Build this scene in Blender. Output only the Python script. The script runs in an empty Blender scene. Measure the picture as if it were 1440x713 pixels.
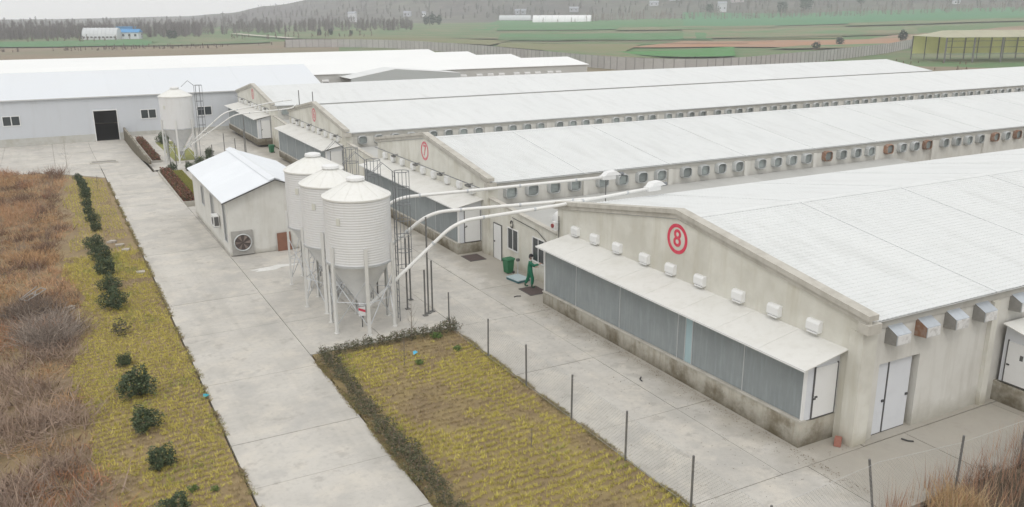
import bpy, bmesh, math, random
import numpy as np
from mathutils import Matrix, Vector
R = math.radians
random.seed(7); rng = np.random.default_rng(7)
S = bpy.context.scene; COL = S.collection
# ------------------------------------------------------------------ camera
cd = bpy.data.cameras.new("camera"); cam = bpy.data.objects.new("camera", cd); COL.objects.link(cam)
RX = [(0.87980, -0.47535, -0.00141), (0.12741, 0.23294, 0.96411)]
def setup_camera():
    W, H, cx, cy = 1440., 713., 720., 356.5
    A, B = (45, 17), (3030, 7)
    f = math.sqrt(-((A[0]-cx)*(B[0]-cx)+(A[1]-cy)*(B[1]-cy)))
    d = lambda p: Vector((p[0]-cx, -(p[1]-cy), -f)).normalized()
    Y = d(A); X = d(B); X = (X - Y*X.dot(Y)).normalized(); Z = X.cross(Y)
    M = Matrix((X, Y, Z)).to_4x4(); M.translation = (0, 0, 14.1)
    cam.matrix_world = M
    cd.sensor_width = 36; cd.lens = 36*f/W
    cd.clip_start = .5; cd.clip_end = 12000
setup_camera(); S.camera = cam
S.render.resolution_x = 1024; S.render.resolution_y = 507
# ------------------------------------------------------------------ light
SUN_EL, SUN_AZ = 52, 215          # degrees; azimuth clockwise from +Y (north)
w = bpy.data.worlds.new("World"); S.world = w; w.use_nodes = True
nt = w.node_tree; nt.nodes.clear()
out = nt.nodes.new("ShaderNodeOutputWorld"); bg = nt.nodes.new("ShaderNodeBackground")
sky = nt.nodes.new("ShaderNodeTexSky"); sky.sky_type = 'NISHITA'; sky.sun_disc = False
sky.sun_elevation = R(SUN_EL); sky.sun_rotation = R(SUN_AZ); sky.air_density = 1.0; sky.dust_density = 4.0; sky.ozone_density = 1.0
hs = nt.nodes.new("ShaderNodeHueSaturation"); hs.inputs['Saturation'].default_value = .22
nt.links.new(sky.outputs[0], hs.inputs['Color']); cl = nt.nodes.new("ShaderNodeMix"); cl.data_type = 'RGBA'; cl.inputs['Factor'].default_value = .8; cl.inputs[7].default_value = (8.7, 8.65, 8.55, 1)   # white cloud deck over the sky
nt.links.new(hs.outputs[0], cl.inputs[6]); nt.links.new(cl.outputs[2], bg.inputs[0]); nt.links.new(bg.outputs[0], out.inputs[0])
bg.inputs[1].default_value = .15
sl = bpy.data.lights.new("sun", 'SUN'); sl.energy = .65; sl.angle = R(15); sl.color = (1, .96, .9)
sun = bpy.data.objects.new("sun", sl); COL.objects.link(sun)
sd = Vector((math.sin(R(SUN_AZ))*math.cos(R(SUN_EL)), math.cos(R(SUN_AZ))*math.cos(R(SUN_EL)), math.sin(R(SUN_EL))))
sun.rotation_euler = sd.to_track_quat('Z', 'Y').to_euler()
S.view_settings.view_transform = 'Standard'; S.view_settings.look = 'None'; S.view_settings.gamma = 1
S.view_settings.exposure = -.09
S.render.engine = 'CYCLES'
S.cycles.volume_bounces = 3; S.cycles.max_bounces = 6
# ------------------------------------------------------------------ materials
MATS = {}
DIRT = {'old_concrete': (0, .80, (.10, .082, .05)), 'cream_render': (0, .55, (.40, .37, .29)), 'grey_render': (0, .85, (.40, .385, .33)), 'hut_white_render': (0, .35, (.38, .36, .31))}
TRANSL = {'yellow_sheet', 'pale_roof_sheet'}
def mat(name, col, rough=.8, metal=0., n1=None, n2=None, bump=None, rand=0., attr=None, streak=None, emit=None, coord='Position'):
    """n1/n2 = (scale, amount, colour, lo, hi): noise patches mixed over the base colour. streak = vertical stains."""
    if name in MATS: return MATS[name]
    m = bpy.data.materials.new(name); m.use_nodes = True; t = m.node_tree; N = t.nodes; L = t.links
    b = N['Principled BSDF']; b.inputs['Roughness'].default_value = rough; b.inputs['Metallic'].default_value = metal
    if coord == 'Position': pos = N.new('ShaderNodeNewGeometry').outputs['Position']
    else: pos = N.new('ShaderNodeTexCoord').outputs['Object']
    cur = None
    if attr:
        a = N.new('ShaderNodeAttribute'); a.attribute_name = attr; cur = a.outputs['Color']
    else:
        rgb = N.new('ShaderNodeRGB'); rgb.outputs[0].default_value = (*col, 1); cur = rgb.outputs[0]
    if rand:
        oi = N.new('ShaderNodeObjectInfo'); mr = N.new('ShaderNodeMapRange'); mr.inputs[3].default_value = 1-rand; mr.inputs[4].default_value = 1+rand
        L.new(oi.outputs['Random'], mr.inputs[0]); hv = N.new('ShaderNodeHueSaturation')
        L.new(mr.outputs[0], hv.inputs['Value']); L.new(cur, hv.inputs['Color']); cur = hv.outputs[0]
    def patch(cur, scale, amt, c, lo, hi, sc=(1, 1, 1), detail=6):
        mp = N.new('ShaderNodeMapping'); mp.inputs['Scale'].default_value = sc; L.new(pos, mp.inputs[0])
        nz = N.new('ShaderNodeTexNoise'); nz.inputs['Scale'].default_value = scale; nz.inputs['Detail'].default_value = detail; nz.inputs['Roughness'].default_value = .62
        L.new(mp.outputs[0], nz.inputs['Vector'])
        mr = N.new('ShaderNodeMapRange'); mr.inputs[1].default_value = lo; mr.inputs[2].default_value = hi; mr.inputs[3].default_value = 0; mr.inputs[4].default_value = amt
        L.new(nz.outputs['Fac'], mr.inputs[0])
        mx = N.new('ShaderNodeMix'); mx.data_type = 'RGBA'; L.new(mr.outputs[0], mx.inputs['Factor']); L.new(cur, mx.inputs[6]); mx.inputs[7].default_value = (*c, 1)
        return mx.outputs[2]
    for n in (n1, n2):
        if n:
            for q in (n if isinstance(n, list) else [n]): cur = patch(cur, *q)
    if streak: cur = patch(cur, streak[0], streak[1], streak[2], streak[3], streak[4], streak[5] if len(streak) > 5 else (1, 1, .12), 4)
    if name in DIRT: # splashed dirt, moss and damp rising unevenly from the foot of the wall
        z0, z1, dc = DIRT[name]
        sp = N.new('ShaderNodeSeparateXYZ'); L.new(pos, sp.inputs[0]); nz = N.new('ShaderNodeTexNoise'); nz.inputs['Scale'].default_value = .9; nz.inputs['Detail'].default_value = 8; nz.inputs['Roughness'].default_value = .68; L.new(pos, nz.inputs['Vector'])
        ma = N.new('ShaderNodeMath'); ma.operation = 'MULTIPLY_ADD'; L.new(nz.outputs['Fac'], ma.inputs[0]); ma.inputs[1].default_value = -(z1-z0)*2.2; L.new(sp.outputs['Z'], ma.inputs[2])
        mr = N.new('ShaderNodeMapRange'); mr.inputs[1].default_value = z0-(z1-z0)*1.25; mr.inputs[2].default_value = z1-(z1-z0)*1.1; mr.inputs[3].default_value = .9; mr.inputs[4].default_value = 0; L.new(ma.outputs[0], mr.inputs[0])
        mx = N.new('ShaderNodeMix'); mx.data_type = 'RGBA'; L.new(mr.outputs[0], mx.inputs['Factor']); L.new(cur, mx.inputs[6]); mx.inputs[7].default_value = (*dc, 1); cur = mx.outputs[2]
    if name == 'concrete': # damp dirty band along the foot of the long plinth
        sp = N.new('ShaderNodeSeparateXYZ'); L.new(pos, sp.inputs[0]); nz = N.new('ShaderNodeTexNoise'); nz.inputs['Scale'].default_value = .9; nz.inputs['Detail'].default_value = 6; L.new(pos, nz.inputs['Vector'])
        ma = N.new('ShaderNodeMath'); ma.operation = 'MULTIPLY_ADD'; L.new(nz.outputs['Fac'], ma.inputs[0]); ma.inputs[1].default_value = 3.2; L.new(sp.outputs['X'], ma.inputs[2])
        mr = N.new('ShaderNodeMapRange'); mr.inputs[1].default_value = 20.9; mr.inputs[2].default_value = 22.0; mr.inputs[3].default_value = 0; mr.inputs[4].default_value = .75; L.new(ma.outputs[0], mr.inputs[0])
        mx = N.new('ShaderNodeMix'); mx.data_type = 'RGBA'; L.new(mr.outputs[0], mx.inputs['Factor']); L.new(cur, mx.inputs[6]); mx.inputs[7].default_value = (.33, .305, .26, 1); cur = mx.outputs[2]
    L.new(cur, b.inputs['Base Color'])
    if name in TRANSL:
        tb = N.new('ShaderNodeBsdfTranslucent'); L.new(cur, tb.inputs[0]); ms = N.new('ShaderNodeMixShader'); ms.inputs[0].default_value = .5
        L.new(b.outputs[0], ms.inputs[1]); L.new(tb.outputs[0], ms.inputs[2]); L.new(ms.outputs[0], N['Material Output'].inputs[0])
    if bump:
        nz = N.new('ShaderNodeTexNoise'); nz.inputs['Scale'].default_value = bump[0]; nz.inputs['Detail'].default_value = 5; L.new(pos, nz.inputs['Vector'])
        bm = N.new('ShaderNodeBump'); bm.inputs['Strength'].default_value = bump[1]; bm.inputs['Distance'].default_value = bump[2] if len(bump) > 2 else .02
        L.new(nz.outputs['Fac'], bm.inputs['Height']); L.new(bm.outputs[0], b.inputs['Normal'])
    m.diffuse_color = (*col, 1); MATS[name] = m; return m
CONC = mat('concrete', (.53, .508, .465), .9, n1=[(.3, .6, (.39, .375, .345), .40, .60), (.8, .6, (.60, .56, .49), .48, .66)], n2=[(5, .45, (.34, .325, .30), .52, .72), (1.1, .55, (.34, .32, .29), .58, .66), (.45, .5, (.39, .38, .36), .55, .64), (14, .35, (.28, .26, .235), .6, .75)], streak=(1.1, .40, (.37, .355, .32), .52, .70, (1, .05, 1)), bump=(30, .25, .01), rand=.035)
CONCD = mat('old_concrete', (.48, .46, .40), .95, n1=[(.9, .75, (.22, .185, .125), .50, .66), (4, .5, (.50, .45, .37), .5, .75)], streak=(3, .5, (.2, .16, .10), .5, .7), bump=(18, .5, .02))
WALL = mat('cream_render', (.66, .65, .59), .92, n1=[(.38, .7, (.50, .485, .425), .46, .64), (2.2, .3, (.52, .48, .38), .55, .8)], streak=(1.5, .6, (.47, .44, .35), .5, .72), bump=(25, .25, .01))
WALLG = mat('grey_render', (.63, .62, .58), .92, n1=[(.8, .4, (.50, .48, .43), .45, .7)], streak=(2.2, .5, (.42, .40, .35), .5, .75), bump=(25, .25, .01))
COPING = mat('coping_concrete', (.51, .49, .44), .95, n1=[(1.5, .6, (.33, .31, .265), .45, .72)], streak=(2, .4, (.3, .28, .24), .5, .7), bump=(25, .4, .01))
ROOF = mat('white_roof_tile', (.66, .675, .67), .55, n1=[(.25, .35, (.62, .64, .645), .4, .7), (1.6, .35, (.52, .53, .52), .52, .78)], streak=(1.1, .45, (.53, .54, .53), .50, .72, (1, .10, 1)), rand=.015)
ROOFB = mat('bluish_roof_sheet', (.66, .685, .71), .5, n1=[(.1, .4, (.66, .70, .75), .4, .7)], rand=.01)
GREYWALL = mat('light_grey_sheet_wall', (.56, .585, .62), .6, n1=[(.3, .3, (.50, .53, .56), .45, .7)], streak=(1.5, .3, (.46, .47, .47), .5, .75))
FASCIA = mat('grey_fascia', (.42, .41, .375), .9, streak=(1.5, .5, (.3, .28, .25), .45, .7))
PAD = mat('cooling_pad', (.255, .28, .285), .9, n1=[(.9, .5, (.20, .225, .235), .4, .65)], streak=(6, .6, (.33, .37, .38), .48, .75), bump=(60, .6, .01), rand=.06)
PADB = mat('blue_sheet', (.34, .46, .49), .6, streak=(6, .4, (.28, .37, .4), .5, .7))
AWN = mat('white_lean_to_sheet', (.68, .675, .645), .7, n1=[(.8, .5, (.56, .55, .50), .45, .7)], streak=(3, .3, (.5, .48, .43), .5, .75))
WHITE = mat('white_paint', (.74, .745, .74), .5, n1=(2, .25, (.6, .6, .58), .5, .8))
DOORM = mat('door_panel_grey_white', (.66, .68, .71), .5, n1=(2, .3, (.5, .52, .55), .5, .8))
FRAME = mat('dark_frame', (.10, .10, .10), .6)
GLASS = mat('dark_glass', (.045, .055, .06), .12)
DARK = mat('dark_opening', (.02, .02, .022), .9)
GALV = mat('galvanised_steel', (.56, .58, .60), .42, .55, n1=(3, .4, (.42, .44, .45), .45, .7), coord='Object')
HOOD = mat('weathered_hood_steel', (.54, .56, .56), .5, .3, n1=(4, .5, (.40, .41, .40), .45, .7), rand=.12, coord='Object')
RUSTH = mat('rusty_hood_steel', (.29, .16, .10), .8, .1, n1=(5, .6, (.40, .37, .35), .45, .7), rand=.2)
FANG = mat('fan_shutter', (.56, .60, .59), .6, .1, n1=(6, .5, (.40, .43, .43), .45, .65), rand=.22)
FANW = mat('fan_front_white', (.70, .70, .69), .6, n1=[(4, .6, (.42, .41, .39), .5, .6), (6, .7, (.30, .20, .13), .62, .72)])
SILO = mat('silo_white_steel', (.70, .705, .705), .42, .15, n1=[(.9, .3, (.64, .64, .62), .45, .7)], streak=(4, .3, (.55, .54, .5), .55, .75))
SILOR = mat('silo_roof_cream', (.74, .74, .71), .5, n1=[(1.2, .3, (.66, .65, .58), .45, .7)], streak=(5, .3, (.58, .56, .5), .5, .75))
HOPPER = mat('silo_hopper_steel', (.68, .69, .69), .55, .1, n1=(1.5, .4, (.5, .51, .52), .45, .7))
POST = mat('grey_steel_post', (.17, .17, .165), .6, .3, n1=(6, .5, (.3, .29, .27), .5, .7))
LADDER = mat('ladder_steel', (.20, .21, .22), .5, .4)
PIPE = mat('white_feed_pipe', (.76, .76, .74), .45, n1=(2, .3, (.6, .6, .56), .5, .75))
RED = mat('sign_red', (.62, .045, .09), .7, n1=(4, .35, (.66, .3, .3), .5, .75))
REDF = mat('faded_sign_red', (.60, .16, .19), .8, n1=(4, .5, (.64, .45, .43), .48, .7))
GREENP = mat('green_plastic', (.02, .14, .06), .5)
MATM = mat('brown_door_mat', (.10, .075, .07), .95, bump=(80, .8, .02))
RUST = mat('rusty_brown_board', (.23, .11, .07), .85, n1=(3, .5, (.15, .07, .05), .45, .7))
RAILM = mat('dark_metal', (.06, .06, .06), .6)
SOIL = mat('soil', (.16, .12, .08), 1, n1=[(.6, .7, (.24, .18, .12), .42, .62), (6, .5, (.09, .07, .045), .5, .7)], bump=(12, .8, .05))
VEG = mat('dry_and_green_blades', (.3, .25, .1), .9, attr='tint')
LEAF = mat('leaves', (.06, .09, .03), .7, attr='tint')
BARK = mat('bark', (.20, .17, .14), .95)
BLUE = mat('blue_roof', (.06, .25, .50), .5)
# ------------------------------------------------------------------ helpers
class MB:
    def __init__(s): s.v = []; s.f = []
    def add(s, vs, fs):
        o = len(s.v); s.v += [tuple(p) for p in vs]; s.f += [tuple(i+o for i in f) for f in fs]; return s
    def box(s, x0, x1, y0, y1, z0, z1):
        return s.add([(x0,y0,z0),(x1,y0,z0),(x1,y1,z0),(x0,y1,z0),(x0,y0,z1),(x1,y0,z1),(x1,y1,z1),(x0,y1,z1)],
                     [(0,3,2,1),(4,5,6,7),(0,1,5,4),(1,2,6,5),(2,3,7,6),(3,0,4,7)])
    def prism(s, poly, d):
        """poly: list of 3D points (planar), d: extrusion vector"""
        n = len(poly); a = [tuple(p) for p in poly]; b = [tuple(np.add(p, d)) for p in poly]
        return s.add(a+b, [tuple(range(n))[::-1], tuple(range(n, 2*n))]+[(i, (i+1) % n, n+(i+1) % n, n+i) for i in range(n)])
    def tube(s, pts, r, n=8, r2=None, cap=True):
        pts = [Vector(p) for p in pts]; rings = []; N = len(pts)
        for i, p in enumerate(pts):
            d = (pts[min(i+1, N-1)]-pts[max(i-1, 0)]).normalized()
            up = Vector((0, 0, 1)) if abs(d.z) < .95 else Vector((1, 0, 0))
            u = d.cross(up).normalized(); v = d.cross(u).normalized()
            rr = r if r2 is None else r+(r2-r)*i/(N-1)
            rings.append([p+(u*math.cos(2*math.pi*k/n)+v*math.sin(2*math.pi*k/n))*rr for k in range(n)])
        vs = [p for q in rings for p in q]
        fs = [(i*n+k, i*n+(k+1) % n, (i+1)*n+(k+1) % n, (i+1)*n+k) for i in range(N-1) for k in range(n)]
        if cap: fs += [tuple(range(n)), tuple(range((N-1)*n, N*n))[::-1]]
        return s.add(vs, fs)
    def lathe(s, prof, c=(0, 0, 0), n=32, cap=False):
        vs = [(c[0]+r*math.cos(2*math.pi*k/n), c[1]+r*math.sin(2*math.pi*k/n), c[2]+z) for r, z in prof for k in range(n)]
        N = len(prof); fs = [(i*n+k, i*n+(k+1) % n, (i+1)*n+(k+1) % n, (i+1)*n+k) for i in range(N-1) for k in range(n)]
        if cap: fs += [tuple(range(n))[::-1], tuple(range((N-1)*n, N*n))]
        return s.add(vs, fs)
    def mesh(s, name, m=None, smooth=False):
        me = bpy.data.meshes.new(name); me.from_pydata(s.v, [], s.f); me.update()
        if m: me.materials.append(m)
        if smooth: me.polygons.foreach_set('use_smooth', [True]*len(me.polygons))
        return me
def link(name, me, parent=None, loc=None, rz=None, **kw):
    o = bpy.data.objects.new(name, me); COL.objects.link(o)
    if parent is not None: o.parent = parent
    if loc is not None: o.location = loc
    if rz is not None: o.rotation_euler = (0, 0, rz)
    for k, v in kw.items(): o[k] = v
    return o
def part(name, mb, m, parent, loc=None, smooth=False, **kw): return link(name, mb.mesh(name, m, smooth), parent, loc, **kw)
def thing(name, label, cat, loc=(0, 0, 0), rz=0, group=None):
    o = bpy.data.objects.new(name, None); COL.objects.link(o); o.location = loc; o.rotation_euler = (0, 0, rz); o.empty_display_size = .3
    o['label'] = label; o['category'] = cat
    if group: o['group'] = group
    return o
def tag(o, label, cat, group=None):
    o['label'] = label; o['category'] = cat
    if group: o['group'] = group
    return o
def kids(o, pool=None): return [c for c in bpy.data.objects if c.parent == o]
def copy_tree(o, parent=None):
    ch = kids(o); c = o.copy(); COL.objects.link(c)
    if parent is not None: c.parent = parent
    for k in ch: copy_tree(k, c)
    return c
def ss(a, b, v):
    t = max(0., min(1., (v-a)/(b-a))); return t*t*(3-2*t)
def lerpt(tab, v):
    if v <= tab[0][0]: return tab[0][1]
    for (a, p), (b, q) in zip(tab, tab[1:]):
        if v <= b:
            t = (v-a)/(b-a); t = t*t*(3-2*t); return p+(q-p)*t
    return tab[-1][1]
SL = [(-10,.002),(10,.003),(20,.007),(30,.008),(40,.013),(60,.026),(85,.026)]
HL = [(2,-8),(8,-6),(10.5,2),(13.2,20),(16.4,38),(18.8,55),(22.6,85),(28,130),(45,170),(60,150),(80,110),(110,40)]
def T(x, y):
    r = math.hypot(x, y); a = math.degrees(math.atan2(x, y))
    z = -.016*min(max(0, y-50), 60)
    z -= .44*max(ss(88,108,y) if x < 8.2 else ss(110,135,y), 0)
    z = z+(-1.4-z)*ss(130,180,x)
    if r > 350:
        z += lerpt(SL, a)*(min(r,900)-350)
        if r > 900: z += (14.1+(lerpt(HL, a)-14.1)*.68-z)*ss(900,1500,r)
    return z
def blades(name, P, hgt, spread, n, cols, m, parent=None, width=.02, tilt=.5, stuff=True, curve=0):
    """P: (k,3) base points; each gets n tapering leaf blades. cols: (k,3) tint per base point"""
    P = np.asarray(P, float); k = len(P)
    B = np.repeat(P, n, 0); Cc = np.repeat(np.asarray(cols, float), n, 0)
    K = k*n; a = rng.uniform(0, 2*np.pi, K); off = rng.normal(0, spread, (K, 2))
    B = B.copy(); B[:, :2] += off
    h = np.repeat(np.broadcast_to(hgt, (k,)), n)*rng.uniform(.5, 1.15, K); tl = rng.normal(0, tilt, (K, 2))
    top = B+np.c_[tl[:, 0]*h, tl[:, 1]*h, h]
    wv = np.c_[np.cos(a), np.sin(a), np.zeros(K)]*(width*rng.uniform(.6, 1.4, K))[:, None]
    V = np.empty((K, 3, 3)); V[:, 0] = B-wv; V[:, 1] = B+wv; V[:, 2] = top
    me = bpy.data.meshes.new(name); me.vertices.add(K*3); me.vertices.foreach_set('co', V.reshape(-1))
    me.loops.add(K*3); me.loops.foreach_set('vertex_index', np.arange(K*3, dtype=np.int32))
    me.polygons.add(K); me.polygons.foreach_set('loop_start', np.arange(0, K*3, 3, dtype=np.int32)); me.polygons.foreach_set('loop_total', np.full(K, 3, dtype=np.int32))
    me.update(calc_edges=True)
    Cc = Cc*rng.uniform(.75, 1.25, (K, 1))
    ca = me.color_attributes.new('tint', 'FLOAT_COLOR', 'POINT')
    ca.data.foreach_set('color', np.c_[np.repeat(Cc, 3, 0), np.ones(K*3)].astype(np.float32).reshape(-1))
    me.materials.append(m); o = link(name, me, parent)
    if stuff: o['kind'] = 'stuff'
    return o
def leafmesh(name, cen, size, cols, m, up=.3):
    """cen (k,3) leaf centres -> diamond shaped leaves"""
    cen = np.asarray(cen, float); k = len(cen)
    u = rng.normal(size=(k, 3)); u[:, 2] *= .6; u /= np.linalg.norm(u, axis=1)[:, None]
    q = rng.normal(size=(k, 3)); v = np.cross(u, q); v /= np.linalg.norm(v, axis=1)[:, None]
    s = (size*rng.uniform(.6, 1.4, k))[:, None]
    V = np.stack([cen-u*s, cen+v*s*.45, cen+u*s, cen-v*s*.45], 1)
    me = bpy.data.meshes.new(name); me.vertices.add(k*4); me.vertices.foreach_set('co', V.reshape(-1))
    me.loops.add(k*4); me.loops.foreach_set('vertex_index', np.arange(k*4, dtype=np.int32))
    me.polygons.add(k); me.polygons.foreach_set('loop_start', np.arange(0, k*4, 4, dtype=np.int32)); me.polygons.foreach_set('loop_total', np.full(k, 4, dtype=np.int32))
    me.update(calc_edges=True)
    Cc = np.asarray(cols, float)*rng.uniform(.7, 1.3, (k, 1))
    ca = me.color_attributes.new('tint', 'FLOAT_COLOR', 'POINT')
    ca.data.foreach_set('color', np.c_[np.repeat(Cc, 4, 0), np.ones(k*4)].astype(np.float32).reshape(-1))
    me.materials.append(m); return me
def vnoise(x, y, s, seed=0):
    """cheap smooth value noise on arrays"""
    x = np.asarray(x)/s; y = np.asarray(y)/s; xi = np.floor(x).astype(int); yi = np.floor(y).astype(int); fx = x-xi; fy = y-yi
    fx = fx*fx*(3-2*fx); fy = fy*fy*(3-2*fy)
    def h(i, j):
        n = (i*374761393+j*668265263+seed*1442695) & 0xffffffff; n = ((n ^ (n >> 13))*1274126177) & 0xffffffff
        return ((n ^ (n >> 16)) & 0xffff)/65535.
    return (h(xi,yi)*(1-fx)+h(xi+1,yi)*fx)*(1-fy)+(h(xi,yi+1)*(1-fx)+h(xi+1,yi+1)*fx)*fy
ORDX = lambda n: ORD[n-1] if n <= 20 else ('twenty-'+ORD[n-21] if n < 30 else 'thirtieth')
ORD = ['first','second','third','fourth','fifth','sixth','seventh','eighth','ninth','tenth','eleventh','twelfth','thirteenth','fourteenth','fifteenth','sixteenth','seventeenth','eighteenth','nineteenth','twentieth']
# ================================================================== SETTING
# terrain: one sheet, polar grid in world metres, far past the hills
def build_terrain():
    rs = [0, 4]
    while rs[-1] < 1800: rs.append(rs[-1]*1.035+.6)
    az = list(np.arange(-60, -12, 6))+list(np.arange(-12, 75, .75))+list(np.arange(75, 300, 9))
    n = len(az); vs = []; fs = []
    for r in rs:
        for a in az:
            x, y = r*math.sin(R(a)), r*math.cos(R(a)); z = T(x, y)
            if r < 350: # stay below the yard and verge sheets
                if 3 < x < 150 and 86 < y < 140: z = min(z, T(0, y))-.1
                z -= .35*(1-ss(150, 230, r))+.03
            if r > 900: z += 6*(float(vnoise(x, y, 160, 3))-.5)*ss(900, 1300, r)+9*(float(vnoise(x, y, 300, 5))-.5)*ss(1000, 1400, r)
            vs.append((x, y, z))
    for i in range(len(rs)-1):
        for k in range(n): fs.append((i*n+k, (i+1)*n+k, (i+1)*n+(k+1) % n, i*n+(k+1) % n))
    m = mat('terrain', (.22, .175, .115), 1, n1=[(.012, .8, (.17, .17, .10), .42, .58), (.05, .5, (.30, .21, .15), .5, .7)], n2=[(.4, .6, (.14, .10, .065), .45, .7), (2.5, .5, (.30, .23, .15), .5, .75)], bump=(1.2, .5, .2))
    mb = MB(); mb.v = vs; mb.f = fs; o = part('terrain', mb, m, None, smooth=True); o['kind'] = 'structure'
    o.data.materials.append(mat('meadow', (.085, .165, .055), 1, n1=[(.012, .8, (.19, .165, .10), .45, .6), (.04, .5, (.08, .14, .055), .5, .65)], n2=[(.2, .5, (.22, .175, .11), .52, .7)], bump=(.5, .4, .3)))
    o.data.materials.append(mat('hill', (.10, .088, .088), 1, n1=[(.006, .8, (.14, .145, .11), .42, .62), (.03, .7, (.055, .047, .05), .45, .62)], n2=[(.12, .5, (.24, .19, .17), .5, .7)], bump=(.2, .5, .8)))
    for p in o.data.polygons:
        c = p.center; r_ = math.hypot(c.x, c.y); aa = math.degrees(math.atan2(c.x, c.y))
        if r_ > 880: p.material_index = 2
        elif r_ > 205 and (aa > 17 or r_ > 470) and not (aa > 33 and r_ < 270): p.material_index = 1
    return o
build_terrain()
# fields draped over the terrain (world corners)
def field(name, q, c, c2, lift, sc=.03, nx=14, ny=8):
    vs = []; fs = []
    for j in range(ny+1):
        for i in range(nx+1):
            u, v = i/nx, j/ny
            x = (q[0][0]*(1-u)+q[1][0]*u)*(1-v)+(q[3][0]*(1-u)+q[2][0]*u)*v; y = (q[0][1]*(1-u)+q[1][1]*u)*(1-v)+(q[3][1]*(1-u)+q[2][1]*u)*v
            jx = (float(vnoise(x, y, 30, 9))-.5)*14 if (j in (0, ny) or i in (0, nx)) else 0
            x += jx; y += jx
            vs.append((x, y, T(x, y)+lift))
    for j in range(ny):
        for i in range(nx): a = j*(nx+1)+i; fs.append((a, a+1, a+nx+2, a+nx+1))
    mb = MB(); mb.v = vs; mb.f = fs
    m = mat('field_'+str(c), c, 1, n1=[(sc, .75, c2, .42, .62), (sc*8, .4, c2, .5, .7)], bump=(.5, .4, .3))
    o = part(name, mb, m, None, smooth=True); o['kind'] = 'structure'; return o
G1, G2, G3 = (.055, .185, .06), (.09, .165, .065), (.16, .18, .075)
BR, OR, OL = (.30, .20, .14), (.36, .19, .105), (.20, .18, .10)
def crop(name, q, lift, c, c2): return field(name, q, c, c2, lift, .05)
field('field', [(125,470),(176,345),(205,380),(165,470)], G3, OL, .7); field('field', [(300,330),(345,300),(372,325),(335,360)], G3, G2, .3); field('field', [(330,470),(420,420),(455,455),(370,520)], OL, G1, .7)
field('field', [(450,390),(560,330),(600,360),(500,430)], G2, OL, .8); field('field', [(150,250),(176,225),(186,262),(178,300)], OL, G2, .6)
field('field', [(-40,448),(41.7,428.5),(50.5,514.9),(-40,532)], G1, G2, .5)
field('field', [(41.7,428.5),(101,436.5),(116.5,539),(55.8,566)], G2, OL, .5)
field('field', [(121,488),(211.8,407),(347.7,668),(182.4,733)], G2, OL, .5)
field('field', [(261.7,545),(402.5,461),(574,658),(431,828)], G1, G2, .5)
field('field', [(203.5,391),(284.6,325),(346,396),(245.6,472)], G1, G2, .5)
field('field', [(176.9,340),(184.6,260),(233.8,313.6),(196.3,377)], G3, G2, .4)
field('field', [(183.3,267),(183.4,223),(213,230),(248,270)], (.05, .21, .045), (.075, .18, .055), .55)
field('field', [(215.5,298),(300,232),(350,272),(264.7,322)], OR, BR, .45)
field('field', [(250,253),(310,222),(330,238),(278,262)], OL, BR, .6)
field('field', [(282,343),(396,297),(450,338),(388,473)], OL, G3, .5)
field('field', [(407,496),(576.5,353),(821,505),(621,758)], (.045, .19, .085), G1, .55)
field('field', [(260,240),(420,215),(520,300),(380,300)], BR, OL, .35)
def strip_path(name, pts, wd, m, lift):
    vs = []; fs = []
    for i, p in enumerate(pts):
        a = Vector(pts[max(0, i-1)]); b = Vector(pts[min(len(pts)-1, i+1)]); d = (b-a).normalized(); nrm = Vector((-d.y, d.x))*wd/2
        for s_ in (-1, 1):
            x, y = p[0]+nrm.x*s_, p[1]+nrm.y*s_; vs.append((x, y, T(x, y)+lift))
    for i in range(len(pts)-1): fs.append((2*i, 2*i+1, 2*i+3, 2*i+2))
    mb = MB(); mb.v = vs; mb.f = fs; o = part(name, mb, m, None); o['kind'] = 'structure'
strip_path('path', [(114,594),(117,540),(121,500),(122,474)], 5, mat('pale_path', (.5,.46,.4), 1), .9)
DITCH = mat('ditch_brown', (.12, .10, .07), 1, n1=(.1, .6, (.2, .17, .1), .4, .6))
for pts in ([(196,378),(220,345),(250,310),(275,290)], [(203,391),(250,345),(300,300)], [(140,450),(180,420),(215,400),(260,360)], [(282,345),(330,325),(396,300)], [(388,473),(470,400),(560,350)]):
    strip_path('ditch', pts, 2.6, DITCH, .8)
# ------------------------------------------------------------------ paved yard, slab by slab
yard = link('concrete_yard', None); yard['kind'] = 'structure'; yard.empty_display_size = .3
SLC = {}
def slab(x0, x1, y0, y1, poly=None, lift=0.):
    g = .014
    f = (lambda x, y: T(min(x, 8.1), y)) if x0 < 8.1 else (lambda x, y: T(9, min(y, 112)))
    c = [(x0+g, y0+g), (x1-g, y0+g), (x1-g, y1-g), (x0+g, y1-g)] if poly is None else poly
    z = [f(*p)+lift+.0 for p in c]; o = (c[0][0], c[0][1])
    mb = MB(); n = len(c)
    j = random.uniform(-.006, .006)
    top = [(p[0], p[1], zz+j) for p, zz in zip(c, z)]; bot = [(p[0], p[1], zz-.18) for p, zz in zip(c, z)]
    mb.add(top+bot, [tuple(range(n)), tuple(range(n, 2*n))[::-1]]+[(i, n+i, n+(i+1) % n, (i+1) % n) for i in range(n)])
    part('slab', mb, CONC, yard)
# the straight road
ys = [12, 16.3, 20.9, 24.2, 27.3, 32.7, 38.5, 43.4, 48.6, 54, 59.5, 65, 70.5, 76, 81.5, 87]
for a, b in zip(ys, ys[1:]): slab(3.95, 8.5, a, b)
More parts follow.
